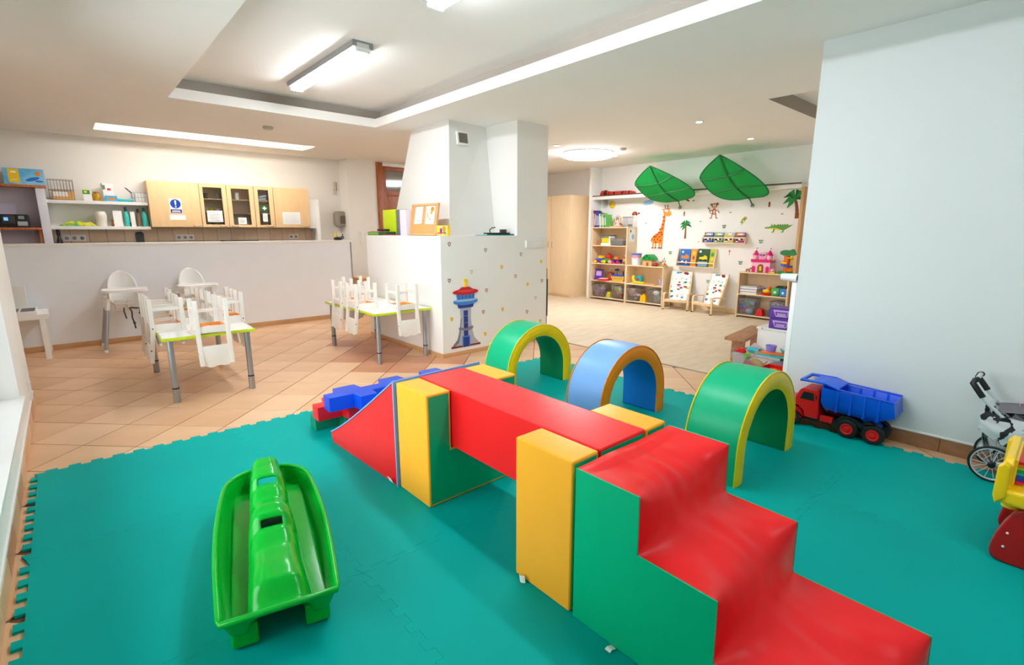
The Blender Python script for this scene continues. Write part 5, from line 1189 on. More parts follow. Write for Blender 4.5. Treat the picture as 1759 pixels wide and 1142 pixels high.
for k, (y, m, l) in enumerate(((6.78, YELLOW, 'yellow toy ball left of the toy vehicles'), (6.60, LIME, 'yellow green toy ball before the toy vehicles'), (6.40, PINK, 'pink toy ball before the toy vehicles'))):
    put_('toy_ball', l, 'toy', (8.345, y, ZA[2]+.033), m, lambda g: g.ball((0, 0, 0), .03, 12, 8), bev=0)
# fourth board: purple laptop toy, red drum, ark
t = thing('toy_laptop', 'purple toy laptop with a white screen at the left of the lower board', 'toy', (8.40, 6.745, ZA[1]+e_), .2)
g = G(); g.b2(-.03, .06, -.09, .09, 0, .02); g.build('keyboard', PURPLE, t, bev=.004)
g = G(); g.box((.05, 0, .12), (.018, .19, .20), ry=.2); g.build('lid', PURPLE, t, bev=.006)
g = G(); g.box((.037, 0, .13), (.004, .12, .10), ry=.2); g.build('screen', LILAC, t)
put_('toy_drum', 'flat red and white drum before the purple toy laptop', 'toy', (8.37, 6.565, ZA[1]+e_), [RED, WPLAST], lambda g: (g.lathe([(.12, 0), (.125, .005), (.125, .03), (.12, .035), (.001, .036)], n=24), g.lathe([(.10, .036), (.10, .045), (.001, .046)], n=24, mi=1)), bev=0)
put_('toy_basket_dome', 'red brown toy dome behind the flat drum', 'toy', (8.54, 6.52, ZA[1]+e_), mat('brick_plastic', (170, 66, 40), rough=.4), lambda g: g.lathe([(.085, 0), (.085, .09), (.06, .15), (.001, .175)], n=18), bev=0)
t = thing('toy_ark', 'yellow toy boat with blue deck and dark mast on the lower board', 'toy', (8.42, 6.21, ZA[1]+e_))
g = G(); g.prism([(-.13, 0), (.12, 0), (.17, .11), (.13, .105), (-.13, .105), (-.17, .12)], 'x', -.07, .07); hl = g.build('hull', mat('basket_yellow', (226, 176, 50), rough=.45), t, bev=.012)
for k in range(5): g = G(); g.lathe([(.011, 0), (.011, -.003), (.001, -.003)], (-.0705, -.10+.05*k, .06), n=10, ax='x'); g.build('porthole', DARK, hl)
g = G(); g.b2(-.075, .075, -.14, .15, .106, .128); g.build('deck', BLUE, t, bev=.004)
g = G(); g.cyl((0, .06, .128), (0, .06, .27), .008, n=8); g.b2(-.03, .03, .03, .10, .21, .25); g.build('mast', mat('dark_blue_mast', (40, 44, 70), rough=.4), t)
g = G(); g.cyl((0, -.09, .128), (0, -.09, .21), .014, n=8); g.build('funnel', DARK, t)
# bottom boards: clear boxes with toys
def clearbox(lab, y, z, sy, h, fills, x=8.45, sx=.12):
    t = thing('clear_box', lab, 'box', (x, y, z+e_)); crate(t, sx, sy, h)
    for k, m in enumerate(fills):
        random.seed(len(lab)*7+k); g = G(); r = random.uniform(.028, .05)
        px, py, pz = random.uniform(-sx*.55, sx*.3), random.uniform(-sy*.6, sy*.6), .055 + (h-.11)*k/max(1, len(fills)-1)
        if k % 3 == 0: g.ball((px, py, pz), (r, r*1.3, r))
        elif k % 3 == 1: g.box((px, py, pz), (r*1.6, r*2, r*1.3), rz=k, rx=.3)
        else: g.cyl((px, py-r, pz), (px, py+r, pz+.01), r*.7, n=12)
        g.build('toy_piece', m, t, bev=.003 if k % 3 == 1 else 0)
    return t
DP = mat('dusty_pink', (216, 150, 170), rough=.5); DV = mat('dusty_violet', (160, 130, 190), rough=.5); BG = mat('beige_plush', (214, 184, 156), rough=.8); GB = mat('grey_blue', (140, 160, 185), rough=.5)
clearbox('clear box with pink and violet toys, bottom left of the tall shelf', 6.68, ZA[0], .17, .25, [DP, DV, PAPER, PINK, DV, DP, GB, DP, PAPER])
clearbox('clear box with red and green toys, bottom right of the tall shelf', 6.20, ZA[0], .13, .25, [RED, LIME, PINK, GREENP, ORANGE, RED, PAPER, LIME])
put_('toy_block', 'yellow green toy block between the boxes at the bottom of the tall shelf', 'toy', (8.40, 6.425, ZA[0]+e_), mat('olive_yellow', (205, 200, 70), rough=.5), lambda g: (g.b2(-.05, .05, -.05, .05, 0, .07), g.b2(-.04, .04, -.04, .04, .072, .12)), bev=.004)
clearbox('clear box with beige plush toys, bottom left of the toy house shelf', 5.82, ZB[0], .135, .25, [BG, GB, PAPER, BG, DP, GB, BG, PAPER])
clearbox('clear box with blue and tan toys, bottom right of the toy house shelf', 5.33, ZB[0], .155, .25, [GB, BG, mat('tan_plush', (204, 160, 110), rough=.8), ILB, GB, BG, PAPER])
t = thing('yellow_scoop', 'yellow plastic toy scoop between the two clear boxes', 'toy', (8.40, 5.585, ZB[0]+e_))
g = G(); g.box((0, 0, .065), (.12, .13, .13), taper=.8); g.build('bucket', mat('amber_plastic', (250, 185, 10), rough=.3), t, bev=.008)
g = G(); g.b2(-.03, .03, -.02, .02, .131, .155); g.build('handle', MATS['amber_plastic'], t, bev=.004)
# low shelf middle: duck slide, cup, tray
t = thing('toy_snail', 'yellow toy snail with a teal shell on the toy house shelf', 'toy', (8.42, 5.75, ZB[1]+e_))
g = G(); g.prism([(.14, .12), (.12, .03), (.08, 0), (-.13, 0), (-.145, .03), (-.06, .045), (.05, .05), (.09, .13)], 'x', -.045, .045); g.build('body', YELLOW, t, bev=.015, seg=3, smooth=60)
g = G(); g.ball((0, .115, .125), .035, 12, 8); g.build('head', YELLOW, t)
g = G(); g.lathe([(.075, -.035), (.08, 0), (.075, .035), (.03, .045), (.001, .045)], (0, -.01, .085), n=20, ax='x'); sh = g.build('shell', TEAL, t)
g = G(); g.lathe([(.028, -.05), (.03, -.04), (.001, -.052)], (0, -.01, .085), n=14, ax='x'); g.build('red_knob', RED, sh)
put_('wooden_puzzle', 'flat wooden puzzle tray on the toy house shelf', 'puzzle', (8.43, 5.46, ZB[1]+e_), PINE, lambda g: g.b2(-.08, .08, -.12, .12, 0, .014), bev=.003)
put_('toy_cup', 'lilac plastic cup at the right end of the toy house shelf', 'cup', (8.42, 5.235, ZB[1]+e_), mat('grey_lilac', (176, 160, 190), rough=.35), lambda g: g.lathe([(.045, 0), (.055, .13), (.05, .13), (.042, .006), (.001, .005)], n=18), bev=0)
# top of low shelf: bucket, house, toys
t = thing('toy_bucket', 'white bucket with a blue lid and pink print on the toy house shelf', 'bucket', (8.42, 5.82, ZB[2]+e_))
g = G(); g.lathe([(.085, 0), (.095, .20), (.001, .20)], n=22); g.build('body', mat('print_bucket', (236, 228, 232), rough=.4, rgb2=(190, 120, 130), vs=9, contrast=(.58, .64)), t)
g = G(); g.lathe([(.09, .145), (.096, .146), (.098, .195), (.09, .196)], n=22); g.build('pink_band', DP, t)
g = G(); g.lathe([(.101, .20), (.102, .222), (.095, .228), (.001, .228)], n=22); g.build('lid', mat('lid_blue', (60, 110, 190), rough=.35), t)
t = thing('toy_house', 'wooden toy house with a green roof on the low shelf', 'toy', (8.42, 5.52, ZB[2]+e_))
g = G(); g.b2(-.08, .08, -.10, .10, 0, .12); g.build('wall', PINE, t, bev=.003)
g = G(); g.prism([(-.13, .11), (.13, .11), (.10, .17), (.035, .22), (-.035, .22), (-.10, .17)], 'x', -.10, .10); rf = g.build('roof', GREENP, t, bev=.01)
for y, z in ((-.06, .15), (.05, .155), (0, .19)): g = G(); g.lathe([(.022, 0), (.022, -.003), (.001, -.003)], (-.1005, y, z), n=14, ax='x'); g.build('roof_hole', IDG, rf)
g = G(); g.b2(-.082, -.08, -.03, .02, .0, .07); g.build('door', IBR, t)
toycar('small red toy car between the toy house and the bead maze', 5.355, ZB[2], RED, RED, .55, 8.38, 0, DARK)
beadmaze('small bead maze on a lime base at the right end of the low shelf', 5.225, ZB[2], .62, (BLUE, YELLOW, GREENP, RED))
put_('yellow_animal', 'small yellow and red toy animal beside the small bead maze', 'toy', (8.355, 5.172, ZB[2]+e_), ORANGE, lambda g: (g.ball((0, 0, .03), (.022, .03, .026), 10, 7), g.ball((0, -.02, .066), (.018, .018, .018), 10, 7)), bev=0)
# castle shelf: pink castle, ball run
t = thing('toy_castle', 'pink toy castle with magenta spires on the low shelf', 'toy', (8.46, 3.43, ZCS[2]+e_))
PC = mat('light_pink_plastic', (250, 190, 216), rough=.3)
g = G(); g.b2(-.07, .09, -.145, .145, 0, .165); g.build('wall', PC, t, bev=.004)
g = G(); g.b2(-.085, .10, -.155, .155, .165, .195)
for k in range(7): g.b2(-.085, -.065, -.152+k*.047, -.127+k*.047, .195, .212)
g.build('battlement', MAGENTA, t)
g = G(); g.b2(-.04, .07, -.06, .06, .195, .29); g.prism(ell(0, .29, .06, .03, 16), 'x', -.04, .07); g.build('gable', PINK, t, bev=.003)
for y in (-.108, .108):
    g = G(); g.lathe([(.04, .16), (.042, .17), (.042, .275), (.001, .276)], (-.02, y, 0), n=16); tw_ = g.build('tower', PC, t)
    g = G(); g.lathe([(.052, .272), (.05, .28), (.02, .335), (.001, .36)], (-.02, y, 0), n=16); g.build('spire', MAGENTA, tw_)
    g = G(); g.cyl((-.02, y, .355), (-.02, y, .395), .002, n=5); g.b2(-.021, -.019, y-.022, y, .378, .393); g.build('pennant', GREY, tw_)
    g = G(); g.prism([(y-.028, 0), (y+.028, 0), (y+.028, .075)] + arc(y, .075, .028, 0, 180, 8) + [(y-.028, .075)], 'x', -.073, -.069); g.build('window_arch', MAGENTA, t)
g = G(); g.prism([(-.045, 0), (.045, 0), (.045, .09)] + arc(0, .09, .045, 0, 180, 10) + [(-.045, .09)], 'x', -.076, -.069); ga = g.build('gate', IBR, t)
g = G(); g.prism([(-.018, .03), (.018, .03), (.018, .10), (-.018, .10)], 'x', -.079, -.076); g.build('gate_figure', IY, ga)
g = G(); g.lathe([(.016, 0), (.016, -.004), (.001, -.004)], (-.041, 0, .265), n=12, ax='x'); g.build('rosette', LILAC, t)
put_('toy_carriage', 'small pink toy carriage right of the castle', 'toy', (8.38, 3.235, ZCS[2]+e_), [PINK, IY], lambda g: (g.ball((0, 0, .045), (.03, .035, .03), 10, 7), g.b2(-.03, .03, -.045, .045, .0, .02, 1)), bev=0)
put_('toy_pony', 'small brown and white toy pony left of the castle', 'toy', (8.38, 3.62, ZCS[2]+e_), mat('pony_brown', (170, 120, 100), rough=.6), lambda g: (g.ball((0, 0, .035), (.016, .04, .018), 10, 7), g.ball((0, -.04, .06), (.013, .02, .014), 8, 6), [g.cyl((sx_, yy, 0), (sx_, yy, .03), .006, n=6) for sx_ in (-.01, .01) for yy in (-.025, .025)]), bev=0)
t = thing('ball_run', 'green and orange toy ball run with leafy top beside the castle', 'toy', (8.44, 3.045, ZCS[2]+e_))
g = G(); g.lathe([(.125, 0), (.13, .012), (.125, .035), (.11, .03), (.001, .025)], n=24); g.build('base', GREENP, t)
g = G(); g.lathe([(.04, .02), (.045, .28), (.001, .285)], (.01, .02, 0), n=14); g.build('trunk', ORANGE, t)
for k, (z, m) in enumerate(((.20, YELLOW), (.14, BLUE), (.25, YELLOW))):
    g = G(); g.tube([(.01+.085*math.cos(a+k*1.7), .0+.085*math.sin(a+k*1.7), z-.01*a) for a in [i*.3 for i in range(12)]], .014, 8); g.build('spiral_track', m, t)
g = G(); g.lathe([(.05, .04), (.055, .09), (.001, .095)], (-.03, -.06, 0), n=14); g.build('orange_cup', ORANGE, t)
g = G(); g.prism([(-.14, .30), (-.10, .285), (-.02, .29), (.06, .285), (.11, .31), (.10, .35), (.05, .37), (-.02, .36), (-.07, .385), (-.12, .36)], 'x', -.07, .07); g.build('leafy_top', mat('leaf_plastic', (20, 130, 60), rough=.4), t, bev=.02, seg=3, smooth=60)
for yy in (-.07, -.10): g = G(); g.cyl((-.04, yy, .08), (-.04, yy, .29), .008, n=8); g.build('yellow_post', YELLOW, t)
# castle shelf middle and bottom
for k in range(6):
    put_('magazine', ['white magazine at the bottom of the pile under the castle', 'grey magazine second in the pile under the castle', 'white magazine third in the pile under the castle', 'lilac grey magazine fourth in the pile under the castle', 'white magazine fifth in the pile under the castle', 'grey white magazine on top of the pile under the castle'][k], 'magazine', (8.44, 3.565+.006*(k % 3), ZCS[1]+e_+.0215*k), [PAPER, mat('magazine_grey', (196, 192, 200), rough=.5), PAPER, mat('magazine_lilac', (186, 180, 196), rough=.5), PAPER, MATS['magazine_grey']][k], lambda g: g.box((0, 0, .010), (.20, .27, .0205)), bev=.002, rot=(0, 0, .03*(k % 3)-.03), group='magazines under the castle')
t = thing('toy_duck', 'yellow and orange toy duck with red base under the castle', 'toy', (8.40, 3.30, ZCS[1]+e_))
g = G(); g.lathe([(.075, 0), (.08, .012), (.06, .03), (.001, .03)], n=18); g.build('base', RED, t)
g = G(); g.ball((0, 0, .062), (.045, .062, .036), 14, 9); g.build('body', YELLOW, t)
g = G(); g.ball((0, -.04, .115), (.03, .032, .03), 12, 8); hd = g.build('head', ORANGE, t)
g = G(); g.ball((0, -.075, .11), (.012, .014, .006), 8, 6); g.build('beak', RED, hd)
g = G(); g.ball((0, .04, .09), (.022, .022, .03), 10, 7); g.build('blue_tail', BLUE, t)
def cubetoy(lab, y, m, x=8.41):
    t = thing('activity_cube', lab, 'toy', (x, y, ZCS[1]+e_))
    g = G(); g.b2(-.05, .05, -.055, .055, .008, .125); g.build('body', m, t, bev=.01)
    g = G(); g.lathe([(.02, 0), (.02, -.012), (.001, -.014)], (-.05, 0, .06), n=14, ax='x'); g.build('knob', WPLAST, t)
    g = G(); g.ball((0, 0, .138), .018, 10, 7); g.build('red_top', mat('rust_red', (150, 50, 30), rough=.4), t)
    for yy in (-.035, .035): g = G(); g.cyl((-.03, yy, .0), (-.03, yy, .008), .012, n=10); g.build('foot', DARK, t)
cubetoy('green activity cube on the castle shelf', 3.155, mat('grass_plastic', (60, 175, 80), rough=.35))
cubetoy('blue activity cube at the right end of the castle shelf', 3.03, mat('azure_plastic', (40, 130, 200), rough=.35), 8.39)
put_('dark_box', 'dark green box behind the green activity cube', 'box', (8.54, 3.12, ZCS[1]+e_), IDG, lambda g: g.b2(-.03, .03, -.06, .06, 0, .15), bev=.003)
clearbox('clear box with blue bottles and red toys, bottom left under the castle', 3.57, ZCS[0], .13, .26, [ILB, RED, GB, BLUE, MAGENTA, GREENP, GB, ILB])
put_('red_hood', 'red plastic toy hood right of the clear box under the castle', 'toy', (8.40, 3.36, ZCS[0]+e_), RED, lambda g: g.prism([(-.06, 0), (.06, 0), (.05, .08), (.02, .12), (-.03, .11)], 'x', -.06, .06), bev=.008)
clearbox('flat clear box with pale toys, bottom right under the castle', 3.10, ZCS[0]+.14, .12, .11, [GB, PAPER, GB])
put_('blue_tray', 'blue tray under the flat clear box', 'tray', (8.45, 3.10, ZCS[0]+e_), mat('slate_blue', (60, 80, 130), rough=.4), lambda g: g.b2(-.11, .11, -.12, .12, 0, .136), bev=.004)
put_('paper_note', 'white sheet with a drawing taped to the side of the tall shelf', 'paper', (8.47, 5.9843, 1.33), [PAPER, IMA, ILB], lambda g: (g.prism(rrect(-.10, .09, -.14, .12, .01), 'y', -.001, 0), g.prism(ell(-.05, .07, .02, .03), 'y', -.0018, -.001, 1), g.prism(ell(.03, -.04, .04, .05), 'y', -.0018, -.001, 2)), bev=0)
# wall racks with books
def rack(lab, y0, y1, z0, h, rail):
    t = thing('book_rack', lab, 'rack', (8.60, (y0+y1)/2, z0)); w_ = (y1-y0)/2
    g = G(); g.b2(-.05, .045, -w_, w_, 0, .014); g.build('floor_board', BIRCHH, t, bev=.002)
    for s_ in (-1, 1): g = G(); g.prism([(-.05, .014), (.045, .014), (.045, h), (.025, h), (-.05, rail+.02)], 'y', s_*w_-.007, s_*w_+.007); g.build('side_panel', BIRCH, t, bev=.002)
    g = G(); g.b2(-.05, -.036, -w_+.007, w_-.007, rail, rail+.022); g.build('front_rail', BIRCHH, t, bev=.002)
    return t
rack('wall mounted birch book rack with four large picture books', 4.30, 5.03, .755, .33, .07)
rack('narrow wall mounted birch rack full of small booklets', 3.79, 4.55, 1.192, .13, .085)
def cover(lab, y0, y1, z0, h, shapes, x=8.585, rot=.14, grp=None, nm='picture_book'):
    t = thing(nm, lab, 'book', (x, (y0+y1)/2, z0), 0, grp); t.rotation_euler = (0, rot, 0); w_ = (y1-y0)/2
    g = G(); g.b2(0, .012, -w_, w_, 0, h); g.build('cover', shapes[0], t, bev=.0015, seg=1)
    if len(shapes) > 1: decal('cover_print', '', '', 'x', (-.0002, 0, h/2), shapes[1], parent=t, th=.0006)
ZR = .7705
cover('blue picture book with an orange mountain, leftmost in the large rack', 4.79, 5.0, ZR, .31, [mat('cover_blue', (50, 110, 190), rough=.35), [('p', IO, [(-.07, -.02), (.08, -.02), (.08, .03), (.03, .06), (-.02, .02), (-.07, .04)]), ('e', IW, -.05, .10, .02, .02), ('r', IN, -.09, .09, -.12, -.06), ('e', IW, -.04, -.08, .03, .02), ('e', IW, .04, -.09, .02, .03)]])
cover('orange picture book with round shapes in the large rack', 4.665, 4.775, ZR, .315, [mat('cover_orange', (240, 140, 40), rough=.35), [('r', ink('cover_peach', (244, 160, 70)), -.045, .045, -.14, .14), ('e', IY, 0, .08, .028, .03), ('e', IBR, 0, .0, .02, .035), ('e', IG, .01, -.09, .025, .02)]])
cover('dark green picture book with a yellow digger in the large rack', 4.43, 4.645, ZR, .32, [mat('cover_darkgreen', (40, 80, 40), rough=.35), [('p', IY, [(-.07, -.03), (.08, -.03), (.08, .02), (.03, .05), (.0, .02), (-.07, .01)]), ('e', IK, -.04, -.04, .018, .018), ('e', IK, .05, -.04, .018, .018), ('e', IW, -.06, .11, .022, .022), ('r', ILB, -.09, .09, -.15, -.07)]])
cover('yellow green picture book at the right of the large rack', 4.315, 4.415, ZR, .325, [mat('cover_yellowgreen', (200, 195, 60), rough=.35), [('r', ink('cover_olive', (186, 190, 70)), -.042, .042, -.15, .15), ('e', IG, 0, .06, .03, .035), ('e', IY, 0, -.02, .028, .03), ('e', IO, .0, -.11, .03, .02)]])
cc = [(60, 70, 110), (130, 160, 140), (210, 205, 190), (170, 70, 70), (70, 90, 150), (90, 130, 90), (200, 180, 90), (150, 60, 90)]
cw = ['navy', 'sage green', 'cream', 'brick red', 'mid blue', 'moss green', 'mustard', 'plum']
for k in range(8):
    y0 = 4.535 - (k % 4)*.186; row = k//4
    cover('%s booklet in the narrow wall rack, %s row' % (cw[k], 'front' if row else 'back'), y0-.17, y0, 1.2075, .12 if row else .17, [mat('booklet_%d' % k, cc[k], rough=.4), [('r', IW, -.07, .07, -.02, .03), ('e', IK, -.04, -.02, .03, .025), ('e', IK, .04, .0, .025, .02), ('r', IW, -.06, -.02, -.045, -.03)] if row else [('r', IW, -.06, .05, .04, .07), ('e', ILB, .05, .055, .02, .018), ('e', IY, -.05, .05, .02, .016)]], x=8.564 if row else 8.598, rot=.06, nm='booklet')
# children's armchairs
DINO = mat('dino_fabric', (246, 246, 244), rough=.85)
def dino(m):
    nt = m.node_tree; b = nt.nodes['Principled BSDF']
    for l in list(b.inputs['Base Color'].links): nt.links.remove(l)
    tc = nt.nodes.new('ShaderNodeTexCoord'); v = nt.nodes.new('ShaderNodeTexVoronoi'); v.inputs['Scale'].default_value = 13; mp = nt.nodes.new('ShaderNodeMapping'); mp.inputs['Scale'].default_value = (1, .75, 1.15)
    nt.links.new(tc.outputs['Object'], mp.inputs['Vector']); nt.links.new(mp.outputs['Vector'], v.inputs['Vector'])
    n = nt.nodes.new('ShaderNodeTexNoise'); n.inputs['Scale'].default_value = 28; nt.links.new(tc.outputs['Object'], n.inputs['Vector'])
    ad = nt.nodes.new('ShaderNodeMath'); ad.operation = 'MULTIPLY_ADD'; ad.inputs[1].default_value = .5; nt.links.new(n.outputs['Fac'], ad.inputs[0]); nt.links.new(v.outputs['Distance'], ad.inputs[2])
    th = nt.nodes.new('ShaderNodeMath'); th.operation = 'LESS_THAN'; th.inputs[1].default_value = .605; nt.links.new(ad.outputs['Value'], th.inputs[0])
    sp = nt.nodes.new('ShaderNodeSeparateColor'); nt.links.new(v.outputs['Color'], sp.inputs['Color'])
    r = nt.nodes.new('ShaderNodeValToRGB'); r.color_ramp.interpolation = 'CONSTANT'
    cs = [(60, 140, 70), (200, 40, 60), (60, 110, 190), (235, 180, 60), (130, 30, 50), (90, 160, 200)]
    r.color_ramp.elements[0].color = (*lin(cs[0]), 1); r.color_ramp.elements[1].position = 1/6; r.color_ramp.elements[1].color = (*lin(cs[1]), 1)
    for k in range(2, 6): e = r.color_ramp.elements.new(k/6); e.color = (*lin(cs[k]), 1)
    nt.links.new(sp.outputs['Red'], r.inputs['Fac'])
    mx = nt.nodes.new('ShaderNodeMix'); mx.data_type = 'RGBA'; mx.inputs[6].default_value = (*lin((246, 246, 244)), 1)
    nt.links.new(th.outputs['Value'], mx.inputs[0]); nt.links.new(r.outputs['Color'], mx.inputs[7]); nt.links.new(mx.outputs[2], b.inputs['Base Color'])
dino(DINO)
BEND = mat('bent_birch', (230, 198, 152), rough=.4, var=.05)
def armchair(loc, rz, lab):
    t = thing('child_armchair', lab, 'armchair', loc, rz, 'children armchairs with dinosaur fabric'); t.scale = (.9, 1, .96)
    # faces -x; width along y
    for s_ in (-1, 1):
        y = s_*.215
        g = G(); path = [(-.20, 0), (-.205, .10), (-.21, .25), (-.195, .30), (-.14, .315), (.05, .305), (.14, .29)]
        o1 = [(x, z) for x, z in path]; 
        nrm = []
        for i, p in enumerate(path):
            a = path[max(0, i-1)]; b = path[min(len(path)-1, i+1)]; dx, dz = b[0]-a[0], b[1]-a[1]; n = math.hypot(dx, dz); nrm.append((-dz/n*.022, dx/n*.022))
        g.prism(path + [(p[0]-n[0], p[1]-n[1]) for p, n in zip(path[::-1], nrm[::-1])], 'y', y-.02, y+.02); g.build('arm_leg', BEND, t, bev=.003)
        g = G(); g.prism([(-.195, .165), (-.19, .19), (.16, .13), (.30, .0), (.272, .0), (.13, .108)], 'y', y-.018, y+.018); g.build('skid_leg', BEND, t, bev=.003)
        g = G(); g.prism([(.0, .13), (.024, .13), (.25, .70), (.226, .71)], 'y', s_*.18-.012, s_*.18+.012); g.build('back_post', BEND, t, bev=.003)
        g = G(); g.b2(-.222, -.19, y-.018, y+.018, -.001, .012); g.build('foot_pad', BLACK, t)
    g = G(); g.b2(-.215, -.19, -.195, .195, .145, .195); g.build('front_rail', BEND, t, bev=.004)
    g = G(); g.b2(.226, .25, -.17, .17, .66, .70); g.build('top_rail', BEND, t, bev=.004)
    def sl(u, v):
        y = -.175+.35*u
        if v < .42: f = v/.42; x = -.205+.225*f; z = .205 - .055*f + .012*math.sin(PI*f)
        else: f = (v-.42)/.58; x = .02+.20*f; z = .15+.55*f
        sag = .012*math.sin(PI*u)
        return (x+sag*.5, y, z-sag)
    g = G(); g.grid(sl, 12, 36); o = g.build('fabric_seat', DINO, t, smooth=70); md = o.modifiers.new('pad', 'SOLIDIFY'); md.thickness = .022
    g = G(); g.tube([(.103, -.17, .435), (.103, .17, .435)], .004, 6); g.build('seam', DINO, t)
    return t
armchair((8.37, 4.84, FZ+.005), .28, 'child armchair with dinosaur fabric below the book rack, facing us')
armchair((8.36, 4.22, FZ+.005), -.30, 'child armchair with dinosaur fabric beside the castle shelf, turned left')
# leaf canopies
LF = bpy.data.materials.new('leaf_canopy_cloth'); LF.use_nodes = True; nt = LF.node_tree; b = nt.nodes['Principled BSDF']
b.inputs['Base Color'].default_value = (*lin((16, 150, 70)), 1); b.inputs['Roughness'].default_value = .7
tr = nt.nodes.new('ShaderNodeBsdfTranslucent'); tr.inputs['Color'].default_value = (*lin((40, 205, 95)), 1)
n = nt.nodes.new('ShaderNodeTexNoise'); n.inputs['Scale'].default_value = 5
mr = nt.nodes.new('ShaderNodeMapRange'); mr.inputs['To Min'].default_value = .42; mr.inputs['To Max'].default_value = .58; nt.links.new(n.outputs['Fac'], mr.inputs['Value'])
mx = nt.nodes.new('ShaderNodeMixShader'); nt.links.new(mr.outputs['Result'], mx.inputs['Fac']); nt.links.new(b.outputs['BSDF'], mx.inputs[1]); nt.links.new(tr.outputs['BSDF'], mx.inputs[2]); nt.links.new(mx.outputs['Shader'], nt.nodes['Material Output'].inputs['Surface'])
LR_ = mat('leaf_rib', (8, 112, 48), rough=.6)
def leaf(tip, base, left, right, lab, bulge=.10):
    # tip, base, left, right: world points the cloth passes through; the leaf arches over the room from its wall foot
    t = thing('leaf_canopy', lab, 'canopy', base)
    B = Vector(base); T = Vector(tip)-B; L = Vector(left)-B; R = Vector(right)-B
    ax = T; nrm = (R-L).cross(T).normalized()
    if nrm.x > 0: nrm = -nrm
    def half(v, s_):
        # widths given at their own heights along the midrib
        q = L if s_ < 0 else R
        k = q.dot(ax)/ax.length_squared; off = q - ax*k; k = min(max(k, .25), .7)
        prof = math.sqrt(max(0, 1-(1-v/k)**3.6)) if v < k else max(0, 1-((v-k)/(1-k))**1.55)
        return off*prof
    def pt(u, v):
        m = ax*v + nrm*(bulge*math.sin(PI*v)); s_ = -1 if u < .5 else 1; a = abs(u-.5)*2
        return m + half(v, s_)*a - nrm*(.10*a*a*math.sin(PI*v))
    def f(u, v): return pt(u, v)
    g = G(); g.grid(f, 24, 32); g.build('cloth', LF, t, smooth=80)
    rib = lambda P_, r, nm: G().tube(P_, r, 6).build(nm, LR_, t)
    rib([pt(.5, k/20)+nrm*.004 for k in range(21)], .019, 'midrib')
    rib([pt(0, k/30) for k in range(31)] + [pt(1, 1-k/30) for k in range(1, 31)], .010, 'edge_wire')
    rib([pt(k/16, .66-.03*math.sin(PI*k/16)) + nrm*.004 for k in range(17)], .013, 'cross_rib')
    rib([pt(k/16, .30+.06*math.sin(PI*k/16)) + nrm*.004 for k in range(17)], .013, 'cross_rib')
    return t
def stem(t, p0, p1):
    b_ = Vector(t.location); g = G(); g.tube([Vector(p0)-b_, (Vector(p0)*.5+Vector(p1)*.5)-b_, Vector(p1)-b_], .011, 8); g.build('stem', LR_, t)
    g = G(); g.lathe([(.03, 0), (.03, -.02), (.012, -.035), (.001, -.036)], Vector(p1)-b_, n=14, ax='x'); g.build('wall_foot', GREY, t)
l1 = leaf((7.70, 5.141, 2.491), (8.34, 4.939, 1.931), (8.05, 5.664, 2.225), (8.05, 4.527, 2.09), 'green cloth leaf canopy over the book racks, the smaller left one')
stem(l1, (8.34, 4.939, 1.931), (8.65, 5.078, 1.825))
l2 = leaf((7.70, 3.91, 2.541), (8.34, 3.689, 1.921), (8.0, 4.369, 2.242), (8.0, 3.304, 2.05), 'green cloth leaf canopy over the castle shelf, the larger right one')
stem(l2, (8.34, 3.689, 1.921), (8.65, 3.758, 1.815))
# ------------------------------------------------------------ wall stickers in the niche (flat prints on the wall)
XW = XB - .0003
def st(name, lab, y, z, shapes, grp=None): return decal(name, lab, 'sticker', 'x', (XW, y, z), shapes, grp)
IGO = ink('giraffe', (238, 140, 40)); IGS = ink('giraffe_spot', (200, 70, 20)); ICG = ink('croc_green', (96, 160, 60)); IMB = ink('monkey_brown', (160, 90, 50)); IFL = ink('fawn', (228, 186, 140))
# giraffe: u right (+) = towards -y ; origin at the front foot
sp = [(-.13, .22), (-.09, .17), (-.16, .16), (-.05, .22), (-.03, .15), (-.10, .26), (-.02, .30), (-.045, .36), (.0, .38), (.01, .45), (.03, .52), (.02, .59), (-.17, .22), (-.065, .30), (-.125, .12), (.005, .26)]
st('giraffe_sticker', 'tall orange giraffe sticker on the niche wall', 5.424, 1.073,
   [('l', IGO, [(-.19, .14), (-.19, .0)], [.035, .022]), ('l', IGO, [(-.13, .12), (-.13, .0)], [.035, .022]), ('l', IGO, [(-.05, .12), (-.05, .0)], [.035, .022]), ('l', IGO, [(0, .14), (.0, .0)], [.04, .024]),
    ('p', IGO, [(-.21, .10), (-.215, .20), (-.17, .26), (-.10, .29), (-.06, .33), (-.03, .42), (.0, .55), (.015, .66), (.06, .68), (.05, .56), (.035, .42), (.025, .28), (.02, .12), (-.02, .09), (-.10, .10), (-.17, .09)]),
    ('e', IGO, .065, .69, .068, .055), ('e', ink('muzzle', (240, 156, 70)), .105, .65, .07, .05), ('l', IGO, [(.02, .72), (-.04, .735)], [.03, .006]), ('l', IGO, [(.10, .73), (.14, .75)], [.03, .006]),
    ('l', IBR, [(.04, .73), (.03, .80)], .010), ('l', IBR, [(.085, .73), (.09, .80)], .010), ('e', IBR, .03, .80, .011, .011), ('e', IBR, .09, .80, .011, .011),
    ('e', IW, .05, .705, .022, .022), ('e', IW, .085, .705, .022, .022), ('e', IK, .053, .702, .008, .008), ('e', IK, .088, .702, .008, .008), ('l', IGS, [(.07, .64), (.12, .635)], .005), ('l', IBR, [(-.21, .20), (-.235, .13)], .010)]
   + [('e', IGS, a, b, .018, .014, a*9) for a, b in sp] + [('r', IBR, u-.014, u+.014, 0, .02) for u in (-.19, -.13, -.05, 0)])
